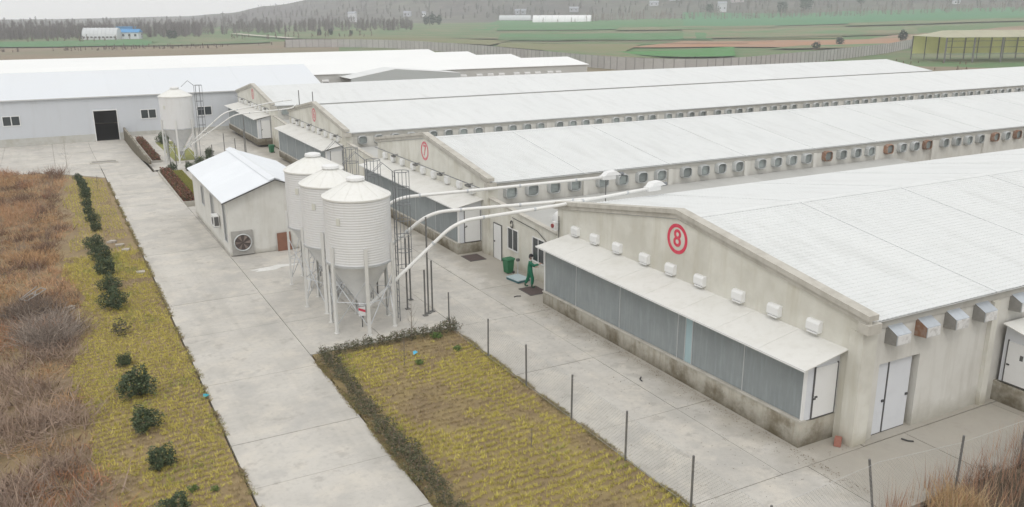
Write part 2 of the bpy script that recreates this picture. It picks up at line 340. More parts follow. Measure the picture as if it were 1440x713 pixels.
# yard east of the road and between gables
cols = [8.5, 11.9, 15.4, 18.7, 22.3]
rows = [33.9, 38.3, 43, 48, 53, 58, 63, 68, 73, 78, 83, 88, 93, 98, 103, 108, 113, 118.2]
for a, b in zip(rows, rows[1:]):
    for c, d in zip(cols, cols[1:]):
        if c == 8.5 and (69.5 < (a+b)/2 < 88 or 93 < (a+b)/2 < 115): c2 = 9.6; slab(c2, d, a, b)
        else: slab(c, d, a, b)
# alley between fence and cooling pads
for a, b in zip([6, 11.5, 17.05, 22.3, 27.8, 33.9], [11.5, 17.05, 22.3, 27.8, 33.9]):
    if b <= 17.1:
        continue
    for c, d in ((15.15, 18.9), (18.9, 22.6)): slab(c, d, a, b)
slab(15.15, 19.95, 13.9, 17.05); slab(19.95, 24.6, 13.9, 17.05); slab(22.62, 34, 17.07, 17.96)
for c in (24.6, 29.4, 34.2): slab(c, c+4.8, 13.9, 17.05)
# apron in front of the long grey barn, sloping down
xs = [-46, -40, -34, -28, -22, -16, -10, -5, 0, 3.95, 8.1]; yb = [92.8, 97, 101, 105, 109, 113.5, 118.2]
for a, b in zip(yb, yb[1:]):
    for c, d in zip(xs, xs[1:]): slab(c, d, a, b)
for q in range(6): slab(8.36, 8.67, 88+5*q, 93+5*q)
slab(3.95, 8.1, 87, 89.9); slab(3.95, 8.1, 89.9, 92.8)
slab(0, 0, 0, 0, [(-1.6,92.75),(.2,90.7),(2.2,88.3),(3.9,86),(3.9,92.75)])
# alleys between the barns (mostly hidden)
for y0 in (36.2, 63.1, 89.9): slab(24, 120, y0, y0+7.6)
# ------------------------------------------------------------------ poultry barns
BAY = 6.65; NB0 = 16; BW = 18.9; EAVE = 4.38; RIDGE = 5.84
def tile_panel(nx=33, ny=40, detail=True):
    """one roof bay: corrugated, stepped tile sheet lying on the slope; local x along barn, local y up-slope (0..1 metres measured)"""
    L = math.hypot(BW/2+.15, RIDGE-EAVE+.03); vs = []; fs = []
    if detail:
        prof = [(0, 0), (.25, .018), (.5, .026), (.75, .018)]
        X = [((i//4)+prof[i % 4][0])*BAY/nx for i in range(nx*4+1)]; ZX = [prof[i % 4][1] for i in range(nx*4+1)]
        Yr = []
        for j in range(ny): Yr += [(j*L/ny, .020), ((j+1)*L/ny-.012, 0.)]
    else:
        X = [0, BAY]; ZX = [.03, .03]; Yr = [(0, .0), (L, 0)]
    for y, zy in Yr:
        for x, zx in zip(X, ZX): vs.append((x, y, zx+zy))
    n = len(X)
    for j in range(len(Yr)-1):
        for i in range(n-1): a = j*n+i; fs.append((a, a+1, a+n+1, a+n))
    mb = MB(); mb.v = vs; mb.f = fs
    mb.box(0, BAY, 0.01, L-.01, -.05, -.005)
    if detail: mb.box(.0, .14, .0, L, -.03, .047)
    return mb
PANEL = tile_panel().mesh('roof_panel', ROOF); PANELS = tile_panel(detail=False).mesh('roof_panel', ROOF)
HOODM = MB()
HOODM.prism([(0,0,-.02),(0,0,.62),(0,-.46,.38),(0,-.46,.02)], (.70,0,0))
HOODM = HOODM.mesh('fan_hood', mat('hood_top_steel', (.50,.54,.58), .4, .6, n1=(4,.4,(.40,.42,.44),.45,.7), rand=.1, coord='Object')); HOODM.materials.append(mat('hood_side_shaded', (.24,.235,.22), .8, n1=(5,.5,(.34,.33,.31),.45,.7), coord='Object'))  # side faces coloured darker to stand in for the steel's dim reflection
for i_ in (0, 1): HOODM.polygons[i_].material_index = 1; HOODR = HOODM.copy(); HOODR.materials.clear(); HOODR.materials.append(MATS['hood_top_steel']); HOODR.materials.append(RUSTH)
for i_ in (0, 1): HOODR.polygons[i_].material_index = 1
FF = MB(); FF.box(.03,.67,-.482,-.463,.04,.36); FFM = FF.mesh('fan_front', FANW)
# belt fan cowl for the other barns: rounded square cone with shutters
def cowl():
    mb = MB(); n = 16; rings = []
    for (y, s, e) in ((0, .50, .9), (-.28, .46, .7), (-.30, .42, .7), (-.22, .40, .7)):
        ring = []
        for k in range(n):
            a = 2*math.pi*k/n+math.pi/n; c, s_ = math.cos(a), math.sin(a); q = (abs(c)**4+abs(s_)**4)**.25
            ring.append((s*c/q, y, s*s_/q))
        rings.append(ring)
    vs = [p for r_ in rings for p in r_]; fs = [(i*n+k, i*n+(k+1) % n, (i+1)*n+(k+1) % n, (i+1)*n+k) for i in range(3) for k in range(n)]
    return mb.add(vs, fs)
COWL = cowl().mesh('fan_cowl', HOOD); COWLR = COWL.copy(); COWLR.materials.clear(); COWLR.materials.append(RUSTH)
SH = MB()
for k in range(6): z = -.36+k*.12; SH.add([(-.39,-.16,z),(.39,-.16,z),(.39,-.23,z+.09),(-.39,-.23,z+.09)], [(0,1,2,3)])
SH.box(-.40,.40,-.13,-.11,-.40,.40)
SHM = SH.mesh('shutter', FANG)
VC = MB(); VC.prism([(0,0,0),(0,0,.40),(-.13,0,.40),(-.20,0,.31),(-.20,0,.05),(-.15,0,0)], (0,.56,0)); VC.box(-.20,0,.06,.50,-.05,-.001)
VCM = VC.mesh('vent_cover', WHITE)
def ringmesh(r0, r1, t=.012, n=48):
    mb = MB()
    vs = []; fs = []
    for x in (0, -t):
        for r_ in (r0, r1):
            for k in range(n): a = 2*math.pi*k/n; vs.append((x, r_*math.cos(a), r_*math.sin(a)))
    for k in range(n):
        k2 = (k+1) % n
        fs += [(2*n+k, 2*n+k2, 3*n+k2, 3*n+k), (n+k, n+k2, 3*n+k2, 3*n+k), (k, k2, 2*n+k2, 2*n+k)]
    return mb.add(vs, fs)
def text_mesh(ch, size, m, depth=.012):
    cu = bpy.data.curves.new('digit', 'FONT'); cu.body = ch; cu.size = size; cu.align_x = 'CENTER'; cu.align_y = 'CENTER'; cu.extrude = depth/2; cu.offset = size*.014
    o = bpy.data.objects.new('tmp', cu); COL.objects.link(o)
    dg = bpy.context.evaluated_depsgraph_get(); dg.update()
    me = bpy.data.meshes.new_from_object(o.evaluated_get(dg)); bpy.data.objects.remove(o); me.materials.clear(); me.materials.append(m); return me
def zr(y): return EAVE+(RIDGE-EAVE)*(1-abs(y-BW/2)/(BW/2))
BZ = {'8': 0, '7': -.05, '6': -.36, '5': -.52}
def make_barn(y0, num, label, nfan_bays, NB, near):
    XL = BAY*NB
    t = thing('poultry_barn', label, 'barn', (22.2, y0, BZ[num]), group='numbered poultry barns')
    # walls
    part('gable_wall', MB().prism([(0,0,0),(0,0,EAVE),(0,BW/2,RIDGE-.02),(0,BW,EAVE),(0,BW,0)], (.24,0,0)), WALL, t)
    part('gable_wall', MB().prism([(XL-.24,0,-.5),(XL-.24,0,EAVE),(XL-.24,BW/2,RIDGE-.02),(XL-.24,BW,EAVE),(XL-.24,BW,-.5)], (.24,0,0)), WALLG, t)
    sw = MB(); d0, d1, dz = 1.0, 3.05, 2.74
    sw.box(.242, d0, 0, .24, 0, EAVE).box(d1, XL-.242, 0, .24, 0, EAVE).box(d0, d1, 0, .24, dz, EAVE).box(d0,d1,.50,.62,0,dz).box(d0-.12,d0,.242,.62,0,dz).box(d1,d1+.12,.242,.62,0,dz).box(d0-.12,d1+.12,.242,.62,dz,dz+.1)
    part('side_wall', sw, WALLG, t)
    part('side_wall', MB().box(.242, XL-.242, BW-.24, BW, 0, EAVE), WALLG, t)
    for xa, wd in ((d0+.04, .62), (d0+.72, 1.15)):
        dl = part('door_leaf', MB().box(xa, xa+wd, .16, .21, .04, dz-.05), DOORM, t)
        part('door_edge', MB().box(xa-.05, xa-.001, .14, .22, .03, dz-.03).box(xa, xa+wd, .165, .215, .0, .038), FRAME, dl)
        part('handle', MB().box(xa+wd-.14, xa+wd-.04, .12, .158, 1.2, 1.28), RAILM, dl)
    # corner piers
    part('corner_pier', MB().box(-.001, .62, -.1, -.002, 0, EAVE-.32).box(-.06,-.002,-.1,.45,0,EAVE-.32), WALL, t)
    # fascia under the eave, pilasters
    part('fascia', MB().box(.63, XL, -.05, -.002, EAVE-.32, EAVE-.03), FASCIA, t)
    part('fascia', MB().box(.63, XL, BW+.002, BW+.05, EAVE-.32, EAVE-.03), FASCIA, t)
    pm = MB().box(-.17, .17, -.16, -.003, 0 if near else 2.2, EAVE-.33).mesh('pilaster', WALL if near else WALLG)
    for b in range(1, min(NB, nfan_bays+2)): link('pilaster', pm, t, (b*BAY+.15, 0, 0))
    # fans
    for b in range(nfan_bays):
        for k in range(4):
            x = b*BAY+1.0+k*1.52+random.uniform(-.04, .04); rusty = num == '7' and b > 3 and random.random() < .3
            if near:
                if b*4+k == 1: rusty = True
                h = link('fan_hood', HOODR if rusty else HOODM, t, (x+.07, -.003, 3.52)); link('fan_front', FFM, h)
            else:
                h = link('fan_cowl', COWLR if rusty else COWL, t, (x+.42, -.003, 3.74)); h.scale = (.84, 1.15, .78); link('shutter', SHM, h)
    # roof
    sl = math.atan2(RIDGE-EAVE, BW/2); pmesh = PANEL if num in '87' else PANELS
    for b in range(NB):
        for side in (0, 1):
            o = link('roof_panel', pmesh, t)
            if side == 0: o.location = (b*BAY+.02, -.15, EAVE+.01); o.rotation_euler = (sl, 0, 0)
            else: o.location = ((b+1)*BAY+.02, BW+.15, EAVE+.01); o.rotation_euler = (sl, 0, math.pi)
    rc = MB(); rc.prism([(.1,BW/2-.28,RIDGE+.02),(.1,BW/2,RIDGE+.085),(.1,BW/2+.28,RIDGE+.02),(.1,BW/2,RIDGE+.06)], (XL-.1,0,0)); part('ridge_cap', rc, ROOF, t)
    # gable coping: stepped moulding along both rakes
    for s in (0, 1):
        mb = MB()
        def Y(v): return v if s == 0 else BW-v
        y1, z1, y2, z2 = -.3, EAVE-.04, BW/2, RIDGE+.06
        for (xa, xb, dz0, dz1) in ((-.16, .30, .20, .39), (-.08, -.002, .0, .198)):
            P = [(xa, Y(y1), z1+dz0), (xa, Y(y2), z2+dz0-.02), (xa, Y(y2), z2+dz1-.02), (xa, Y(y1), z1+dz1)]
            if s == 1: P = P[::-1]
            mb.prism(P, (xb-xa, 0, 0))
        part('coping', mb, COPING, t)
    part('corner_block', MB().box(-.2, .42, -.36, .05, EAVE-.28, EAVE+.05), COPING, t)
    # gable vent covers
    for yv in (1.6, 3.45, 5.3, 7.5, 9.35, 11.15, 13.2, 15.05, 16.75): link('vent_cover', VCM, t, (-.003, yv+.02, 3.44+.004*(BW-yv)))
    # painted number
    rg = part('number_ring', ringmesh(.49, .64), RED if near else REDF, t, (-.003, BW/2-.02, 5.0))
    dg = link('number', text_mesh(num, 1.02, RED if near else REDF), rg, (-.006, 0, 0)); dg.rotation_euler = (math.pi/2, 0, -math.pi/2)
    # front lean-to with cooling pads
    make_lean(t, .0, .75 if near else .85, BW-1.35 if near else BW-1.3, near)
    if not near:
        c = MB().tube([(-.30, .1, 4.05), (-.30, BW-.2, 4.05)], .03, 6)
        part('cable_rail', c, LADDER, t)
        for yv in (2.0, 6.2, 10.4, 14.6):
            part('rail_bracket', MB().box(-.34,-.002,yv,yv+.05,4.0,4.04).box(-.42,-.24,yv-.22,yv+.3,3.86,3.98), POST, t)
    return t
def make_lean(t, x_, y0, y1, near):
    """front lean-to in barn coordinates: x from -1.55 to 0, y from y0 to y1"""
    xp = -1.55; H0, H1 = (.92, .60) if near else (.7, .62); ZT = 2.86
    zb = lambda y: H0+(H1-H0)*(y-y0)/(y1-y0)
    pl = MB(); pl.prism([(xp-.08,y0,0),(xp-.08,y1,0),(xp-.08,y1,H1),(xp-.08,y0,H0)], (.20,0,0)); pl.box(xp+.122,-.003,y0,y0+.18,0,H0-.02)
    part('plinth', pl, CONCD, t)
    part('sill', MB().prism([(xp-.12,y0-.03,H0+.002),(xp-.12,y1,H1+.002),(xp-.12,y1,H1+.062),(xp-.12,y0-.03,H0+.062)], (.26,0,0)), COPING, t)
    n = 6; frac = [0, .165, .333, .358, .385, .62, .83, 1.0] if near else [0, .2, .4, .6, .8, 1.0]
    for i in range(len(frac)-1):
        a = y0+.08+(y1-y0-.16)*frac[i]; b = y0+.08+(y1-y0-.16)*frac[i+1]
        m_ = PADB if near and i == 2 else PAD
        mb = MB(); mb.prism([(xp,a+.015,zb(a)+.075),(xp,b-.015,zb(b)+.075),(xp,b-.015,ZT-.05),(xp,a+.015,ZT-.05)], (.10,0,0))
        part('pad_panel', mb, m_, t)
        if i: part('mullion', MB().box(xp-.012,xp-.001,a-.02,a+.02,zb(a)+.07,ZT-.05), GALV, t)
    fr = MB(); fr.box(xp-.03,xp+.07,y0,y0+.075,H0+.07,ZT).box(xp-.03,xp+.07,y1-.075,y1,H1+.07,ZT+.02).box(xp-.02,xp+.08,y0+.08,y1-.08,ZT-.045,ZT+.02)
    part('frame', fr, WHITE, t)
    # end panel with door
    part('end_panel', MB().prism([(xp+.08,y0+.02,H0+.02),(-.004,y0+.02,H0+.02),(-.004,y0+.02,3.22),(xp+.08,y0+.02,ZT)], (0,.05,0)), DOORM, t)
    part('end_panel', MB().prism([(xp+.08,y1-.07,H1+.02),(-.004,y1-.07,H1+.02),(-.004,y1-.07,3.22),(xp+.08,y1-.07,ZT)], (0,.05,0)), DOORM, t)
    d = part('lean_to_door', MB().box(xp+.42,-.12,y0-.02,y0+.018,H0+.06,ZT-.08), WHITE, t)
    part('door_frame', MB().box(xp+.38,xp+.415,y0-.03,y0+.018,H0+.03,ZT-.04).box(-.115,-.08,y0-.03,y0+.018,H0+.03,ZT-.04).box(xp+.42,-.12,y0-.025,y0+.018,H0+.025,H0+.058), FRAME, d)
    part('handle', MB().box(xp+.46,xp+.56,y0-.06,y0-.022,1.72,1.77).box(xp+.38,xp+.5,y0-.05,y0-.022,1.66,1.7), RAILM, d)
    # roof sheets, one per bay of the lean-to
    k = 8; L = (y1-y0+.5)/k
    for i in range(k):
        a = y0-.3+i*L; o = MB()
        o.prism([(xp-.38,a+.006,2.93),(-.004,a+.006,3.30),(-.004,a+.006,3.335),(xp-.38,a+.006,2.965)], (0,L-.012,0))
        part('roof_sheet', o, AWN, t)
    part('front_gutter', MB().box(xp-.42,xp-.385,y0-.3,y1+.2,2.90,2.975), WHITE, t)
barn8 = make_barn(17.3, '8', 'near white-roofed barn with a red ringed number 8 on its cream gable', 2, 16, True)
barn7 = make_barn(44.1, '7', 'second barn from the front, its gable carrying a red ringed number 7', 11, 20, False)
barn6 = make_barn(71.1, '6', 'third barn from the front, its gable carrying a faded ringed number 6', 19, 21, False)
barn5 = make_barn(97.7, '5', 'farthest numbered barn, gable meeting the long grey barn, ringed number 5', 1, 17, False)
# side lean-to of barn 8 (right edge of the picture)
def side_lean():
    t = barn8; x0, x1 = 7.55, 27.0; yf = -2.1
    part('plinth', MB().box(x0,x1,yf,yf+.2,0,.78).box(x0,x0+.2,yf+.202,-.003,0,.78), CONCD, t)
    part('sill', MB().box(x0-.05,x1,yf-.05,yf+.24,.782,.84), COPING, t)
    part('end_panel', MB().prism([(x0+.03,-.17,.845),(x0+.03,yf+.03,.845),(x0+.03,yf+.03,2.55),(x0+.03,-.17,2.95)], (.05,0,0)), DOORM, t)
    d = part('lean_to_door', MB().box(x0-.01,x0+.028,-1.42,-.36,.88,2.45), WHITE, t)
    part('door_frame', MB().box(x0-.02,x0+.028,-1.46,-1.425,.86,2.5).box(x0-.02,x0+.028,-.355,-.32,.86,2.5).box(x0-.015,x0+.028,-1.42,-.36,.845,.878), FRAME, d)
    part('handle', MB().box(x0-.05,x0-.012,-.5,-.4,1.55,1.6), RAILM, d)
    part('notice', MB().box(x0-.016,x0-.0105,-.95,-.83,1.85,2.05), FRAME, d)
    for i in range(5):
        a = x0+.1+i*3.85; part('pad_panel', MB().box(a,a+3.8,yf+.02,yf+.1,.845,2.45), PAD, t)
    for i in range(7):
        a = x0-.25+i*2.8; part('roof_sheet', MB().prism([(a,-.18,3.10),(a,yf-.35,2.56),(a,yf-.35,2.595),(a,-.18,3.135)], (2.785,0,0)), AWN, t)
side_lean()
# ------------------------------------------------------------------ link buildings between the barns
def windowset(parent, px, y0, y1, z0, z1, nrm=-1, sash=2):
    """window on a wall at x=px facing -x"""
    w_ = part('window', MB().box(px-.05,px-.002,y0,y1,z0-.06,z0).box(px-.05,px-.002,y0,y1,z1,z1+.05).box(px-.05,px-.002,y0,y0+.05,z0,z1).box(px-.05,px-.002,y1-.05,y1,z0,z1), WHITE, parent)
    L = (y1-y0-.1)/sash
    for i in range(sash):
        a = y0+.05+i*L
        part('pane', MB().box(px-.02,px-.003,a+.03,a+L-.03,z0+.02,z1-.02), GLASS, w_)
        if i: part('mullion', MB().box(px-.045,px-.004,a-.028,a+.028,z0,z1), WHITE, w_)
def link_house(y0, y1, label, full):
    t = thing('link_building', label, 'building', (22.2, y0, T(22, y0))); D = y1-y0; X = .06
    part('front_wall', MB().prism([(X,0,0),(X,0,2.95),(X,D,3.42),(X,D,0)], (.2,0,0)), WALL, t)
    part('parapet', MB().prism([(X-.06,0,2.952),(X-.06,0,3.04),(X-.06,D,3.51),(X-.06,D,3.422)], (.32,0,0)), COPING, t)
    for i in range(7):
        a = .35+i*5.0
        part('roof_sheet', MB().prism([(a,0.05,2.5),(a,D-.07,2.93),(a,D-.07,2.97),(a,0.05,2.54)], (4.98,0,0)), mat('grey_low_roof', (.46,.46,.44), .8, n1=[(.4,.5,(.36,.36,.34),.42,.7)], rand=.04), t)
    if full:
        d = part('door', MB().box(X-.05,X-.002,D-1.55,D-.62,.02,2.1), WHITE, t)
        part('door_frame', MB().box(X-.06,X-.003,D-1.60,D-1.555,0,2.15).box(X-.06,X-.003,D-.615,D-.57,0,2.15).box(X-.06,X-.003,D-1.55,D-.62,2.105,2.15), FRAME, d)
        part('handle', MB().box(X-.09,X-.052,D-.78,D-.7,1.0,1.08), RAILM, d)
        windowset(t, X, D-3.55, D-2.3, 1.02, 2.2); windowset(t, X, D-6.45, D-5.15, 1.02, 2.3)
        part('conduit', MB().tube([(X-.05,.6,2.2),(X-.05,2.0,2.75),(X-.05,4.8,2.9)], .02, 5), RAILM, t)
        sp = part('tank', MB().lathe([(0,-1.2),(.4,-1.2),(.55,-1.0),(.58,0),(.55,1.0),(.4,1.2),(0,1.2)], n=20), WHITE, t, (2.3,1.9,3.15), smooth=True); sp.rotation_euler = (0, math.pi/2, 0)
    return t
l1 = link_house(36.3, 44.0, 'low cream building with a door and two windows between barns 8 and 7', True)
l2 = link_house(63.1, 71.0, 'low cream link wall between the gables of barns 7 and 6', False)
l3 = link_house(90.1, 97.6, 'low cream link wall between barns 6 and 5, near the green bin', False)
# ------------------------------------------------------------------ long grey barn behind
def long_barn():
    x1 = 11.7; t = thing('long_barn', 'long pale grey barn with open dark doorway across the back of the yard', 'barn', (22.2, 118, -1.4))
    L0 = -75.; ze = 5.42; zrg = 7.95; W = 19.4
    m = MB(); dx0, dx1 = 5.0-22.2, 7.6-22.2
    m.box(L0,dx0,0,.25,.9,ze).box(dx1,x1,0,.25,.9,ze).box(dx0,dx1,0,.25,3.7,ze)
    part('front_wall', m, GREYWALL, t)
    part('plinth', MB().box(L0,dx0,-.04,.25,0,.898).box(dx1,x1,-.04,.25,0,.898), mat('plinth_grey', (.50,.50,.47), .9, n1=(1.2,.6,(.36,.34,.28),.45,.7)), t)
    part('gable_wall', MB().prism([(x1-.2,.26,0),(x1-.2,.26,ze),(x1-.2,W/2,zrg-.05),(x1-.2,W,ze),(x1-.2,W,0)], (.2,0,0)), GREYWALL, t)
    part('back_wall', MB().box(L0,x1-.2,W-.2,W,0,ze), GREYWALL, t)
    part('floor', MB().box(dx0-6,dx1+6,.26,W-.2,-.2,-.02), DARK, t)
    part('door_frame', MB().box(dx0-.1,dx0,-.07,.3,0,3.8).box(dx1,dx1+.1,-.07,.3,0,3.8).box(dx0,dx1,-.07,.3,3.702,3.8), WHITE, t)
    part('eave_gutter', MB().box(L0,x1+.1,-.28,-.1,ze-.06,ze+.04), FASCIA, t)
    sl = math.atan2(zrg-ze, W/2); Ls = math.hypot(zrg-ze, W/2)+.35
    pm = MB().box(0,5.398,-.3,Ls-.3,0,.06).box(0,.05,-.3,Ls-.3,.062,.075).mesh('roof_panel', ROOFB)
    n = int((x1-L0)/5.4)+1
    for i in range(n):
        for s in (0, 1):
            o = link('roof_panel', pm, t)
            xx = x1+.3-5.4*(i+1)
            if s == 0: o.location = (xx,0,ze); o.rotation_euler = (sl,0,0)
            else: o.location = (xx+5.4,W,ze); o.rotation_euler = (sl,0,math.pi)
    for xc in (-3.9, 11.3, 18.1, -16, -28):
        xc -= 22.2; x0_, x1_ = xc-.95, xc+.95
        f = part('window', MB().box(x0_,x1_,-.06,-.002,2.42,2.5).box(x0_,x1_,-.06,-.002,3.55,3.63).box(x0_,x0_+.08,-.06,-.002,2.5,3.55).box(x1_-.08,x1_,-.06,-.002,2.5,3.55), WHITE, t)
        part('pane', MB().box(x0_+.1,xc-.06,-.03,-.003,2.52,3.53), GLASS, f); part('pane', MB().box(xc+.06,x1_-.1,-.03,-.003,2.52,3.53), GLASS, f)
        part('mullion', MB().box(xc-.05,xc+.05,-.055,-.002,2.5,3.55), WHITE, f)
long_barn()
# contiguous multi-span barns at the back
def multispan():
    t = thing('multispan_barn', 'four joined white roofs of the rear barn complex before the perimeter wall', 'barn', (0, 156.5, -1.5))
    ends = [103, 98, 95, 91.5]; x0 = -70
    RW = mat('white_roof_far', (.78,.79,.78), .55, n1=[(.08,.3,(.70,.71,.71),.4,.7)], rand=.01)
    for i, xe in enumerate(ends):
        y = i*17.2; ze, zr_ = 4.4, 5.65
        part('wall', MB().prism([(xe-.25,y,0),(xe-.25,y,ze),(xe-.25,y+8.6,zr_-.05),(xe-.25,y+17.2,ze),(xe-.25,y+17.2,0)], (.25,0,0)), WALLG, t)
        if i == 0: part('wall', MB().box(30,xe-.26,y,y+.25,0,ze), mat('pale_far_wall', (.52,.52,.50), .9, n1=(.3,.3,(.44,.44,.42),.4,.7)), t)
        n = 12
        for k in range(n):
            a = x0+(xe+.3-x0)*k/n; b = x0+(xe+.3-x0)*(k+1)/n
            for (ya, za, yb_, zb_) in ((y-.2, ze, y+8.6, zr_), (y+8.6, zr_, y+17.2, ze)):
                part('roof_panel', MB().prism([(a,ya,za),(b,ya,za),(b,yb_,zb_),(a,yb_,zb_)], (0,0,.08)), RW, t)
    fw = MB().prism([(0,0,0),(0,0,.9),(0,-.35,.75),(0,-.35,.1)], (1.3,0,0)).mesh('vent_hood', WHITE)
    dk = MB().box(.1,1.2,-.39,-.352,.12,.45).mesh('vent_opening', FRAME)
    for x in (63,66.5,71,73.5,76,79.5,82,84.5,88,90.5,93,96,98):
        h = link('vent_hood', fw, t, (x-3,-.002,2.5)); link('vent_opening', dk, h)
    h = link('vent_hood', fw, t, (45,-.002,2.6)); link('vent_opening', dk, h)
    return t
multispan()
def annex():
    t = thing('annex', 'blue-grey gabled annex standing in front of the rear joined barns', 'building', (57, 150, -1.5))
    part('gable_wall', MB().prism([(-8.5,0,0),(-8.5,0,3.9),(0,0,5.35),(13,0,4.2),(13,0,0)], (0,.25,0)), mat('annex_grey', (.47,.50,.50), .8, n1=(.3,.2,(.42,.45,.45),.4,.7)), t)
    part('roof_panel', MB().prism([(-8.6,-.02,3.92),(0,-.02,5.37),(0,-.02,5.42),(-8.6,-.02,3.97)], (0,6.6,0)), ROOF, t)
    part('roof_panel', MB().prism([(0.01,-.02,5.37),(13.1,-.02,4.22),(13.1,-.02,4.27),(0.01,-.02,5.42)], (0,6.6,0)), ROOF, t)
annex()
# ------------------------------------------------------------------ small pump hut
def hut():
    t = thing('pump_hut', 'small white hut with pale metal roof beside the road', 'hut', (8.55, 51.2, 0))
    HW = mat('hut_white_render', (.64,.635,.60), .92, n1=[(.9,.45,(.52,.51,.47),.45,.7),(4,.25,(.42,.40,.36),.55,.8)], streak=(2,.4,(.47,.45,.4),.5,.72), bump=(25,.25,.01))
    part('gable_wall', MB().prism([(0,0,0),(0,0,3.42),(2.85,0,4.46),(5.7,0,3.42),(5.7,0,0)], (0,.22,0)), HW, t)
    part('gable_wall', MB().prism([(0,12.8,0),(0,12.8,3.42),(2.85,12.8,4.46),(5.7,12.8,3.42),(5.7,12.8,0)], (0,.22,0)), HW, t)
    part('side_wall', MB().box(0,.22,.222,12.798,0,3.4), HW, t); part('side_wall', MB().box(5.48,5.7,.222,12.798,0,3.4), HW, t)
    sl = math.atan2(1.04, 2.85); RB = mat('hut_roof_sheet', (.74,.77,.80), .45, .1, n1=[(.6,.35,(.66,.69,.73),.4,.7)], rand=.03)
    wv = MB(); k = 22
    for i in range(k): # trapezoid ribs
        y = i*.2; wv.add([(0,y,0),(0,y+.05,.03),(0,y+.1,.03),(0,y+.15,0),(0,y+.2,0),(3.35,y,0),(3.35,y+.05,.03),(3.35,y+.1,.03),(3.35,y+.15,0),(3.35,y+.2,0)], [(j,5+j,6+j,1+j) for j in range(4)])
    wv.box(0,3.35,0,4.4,-.05,-.004)
    pm = wv.mesh('roof_sheet', RB)
    for i in range(3):
        o = link('roof_sheet', pm, t, (-.32,-.35+4.42*i,3.40-.06)); o.rotation_euler = (0,-sl,0)
        o = link('roof_sheet', pm, t, (6.02,-.35+4.42*i+4.4,3.40-.06)); o.rotation_euler = (0,-sl,math.pi)
    part('ridge_cap', MB().prism([(2.5,-.38,4.43),(2.85,-.38,4.57),(3.2,-.38,4.43),(2.85,-.38,4.535)], (0,13.7,0)), RB, t)
    part('barge_board', MB().prism([(-.34,-.37,3.24),(2.85,-.37,4.40),(2.85,-.37,4.47),(-.34,-.37,3.31)], (0,.04,0)), RAILM, t)
    part('barge_board', MB().prism([(2.855,-.37,4.40),(6.0,-.37,3.26),(6.0,-.37,3.33),(2.855,-.37,4.47)], (0,.04,0)), RAILM, t)
    for (a, b, z0, z1) in ((.55,1.35,.75,3.0),(4.6,5.6,1.2,2.8),(8.3,9.2,1.5,2.7)):
        w_ = part('window', MB().box(-.05,-.002,a,b,z0-.05,z0).box(-.05,-.002,a,b,z1,z1+.05).box(-.05,-.002,a,a+.05,z0,z1).box(-.05,-.002,b-.05,b,z0,z1), GALV, t)
        part('pane', MB().box(-.02,-.003,a+.06,b-.06,z0+.02,z1-.02), mat('dusty_glass', (.13,.145,.15), .3), w_)
    f = part('wall_fan', MB().box(.1,1.35,-.12,-.002,.04,1.5), mat('fan_box_grey', (.36,.35,.33), .7, n1=(3,.5,(.24,.23,.21),.45,.7)), t)
    fr = MB().lathe([(.50,0),(.54,.05),(.50,.10),(.46,.05),(.50,0)], n=28); o = part('fan_ring', fr, HOOD, f, (.72,-.12,.80)); o.rotation_euler = (math.pi/2,0,0)
    o = part('fan_recess', MB().lathe([(0,0),(.47,0),(.47,.012),(0,.012)], n=28), mat('fan_dark', (.09,.07,.065), .8), f, (.72,-.122,.80)); o.rotation_euler = (math.pi/2,0,0)
    bl = MB()
    for k in range(6):
        a = k*math.pi/3; c, s = math.cos(a), math.sin(a)
        bl.add([(.05*c,.05*s,.05),(.44*c-.1*s,.44*s+.1*c,.03),(.44*c+.1*s,.44*s-.1*c,.08)], [(0,1,2)])
    o = part('fan_blades', bl, mat('fan_blade', (.2,.16,.14), .7), f, (.72,-.122,.80)); o.rotation_euler = (math.pi/2,0,0)
    return t
hut()
ac = thing('air_conditioner', 'white outdoor air conditioner unit on the side wall of the small hut', 'air conditioner', (8.55, 54.35, 1.25))
part('casing', MB().box(-.40,-.06,-.45,.45,0,.68), WHITE, ac)
g_ = part('fan_grille', MB().lathe([(0,0),(.24,0),(.25,.02),(0,.02)], n=20), FRAME, ac, (-.402,-.12,.34)); g_.rotation_euler = (0,-math.pi/2,0)
part('bracket', MB().box(-.42,-.003,-.38,-.34,-.06,-.002), GALV, ac); part('bracket', MB().box(-.42,-.003,.34,.38,-.06,-.002), GALV, ac)
part('side_grille', MB().box(-.36,-.1,-.462,-.452,.06,.62), FRAME, ac)
bd = part('rusty_board', MB().prism([(0,0,0),(.86,0,0),(.84,0,1.12),(.02,0,1.10)], (0,.03,0)), RUST, None, (11.3, 50.98, .0)); bd.rotation_euler = (-.1,0,0)
tag(bd, 'rusty brown board leaning on the hut gable behind the silos', 'board')
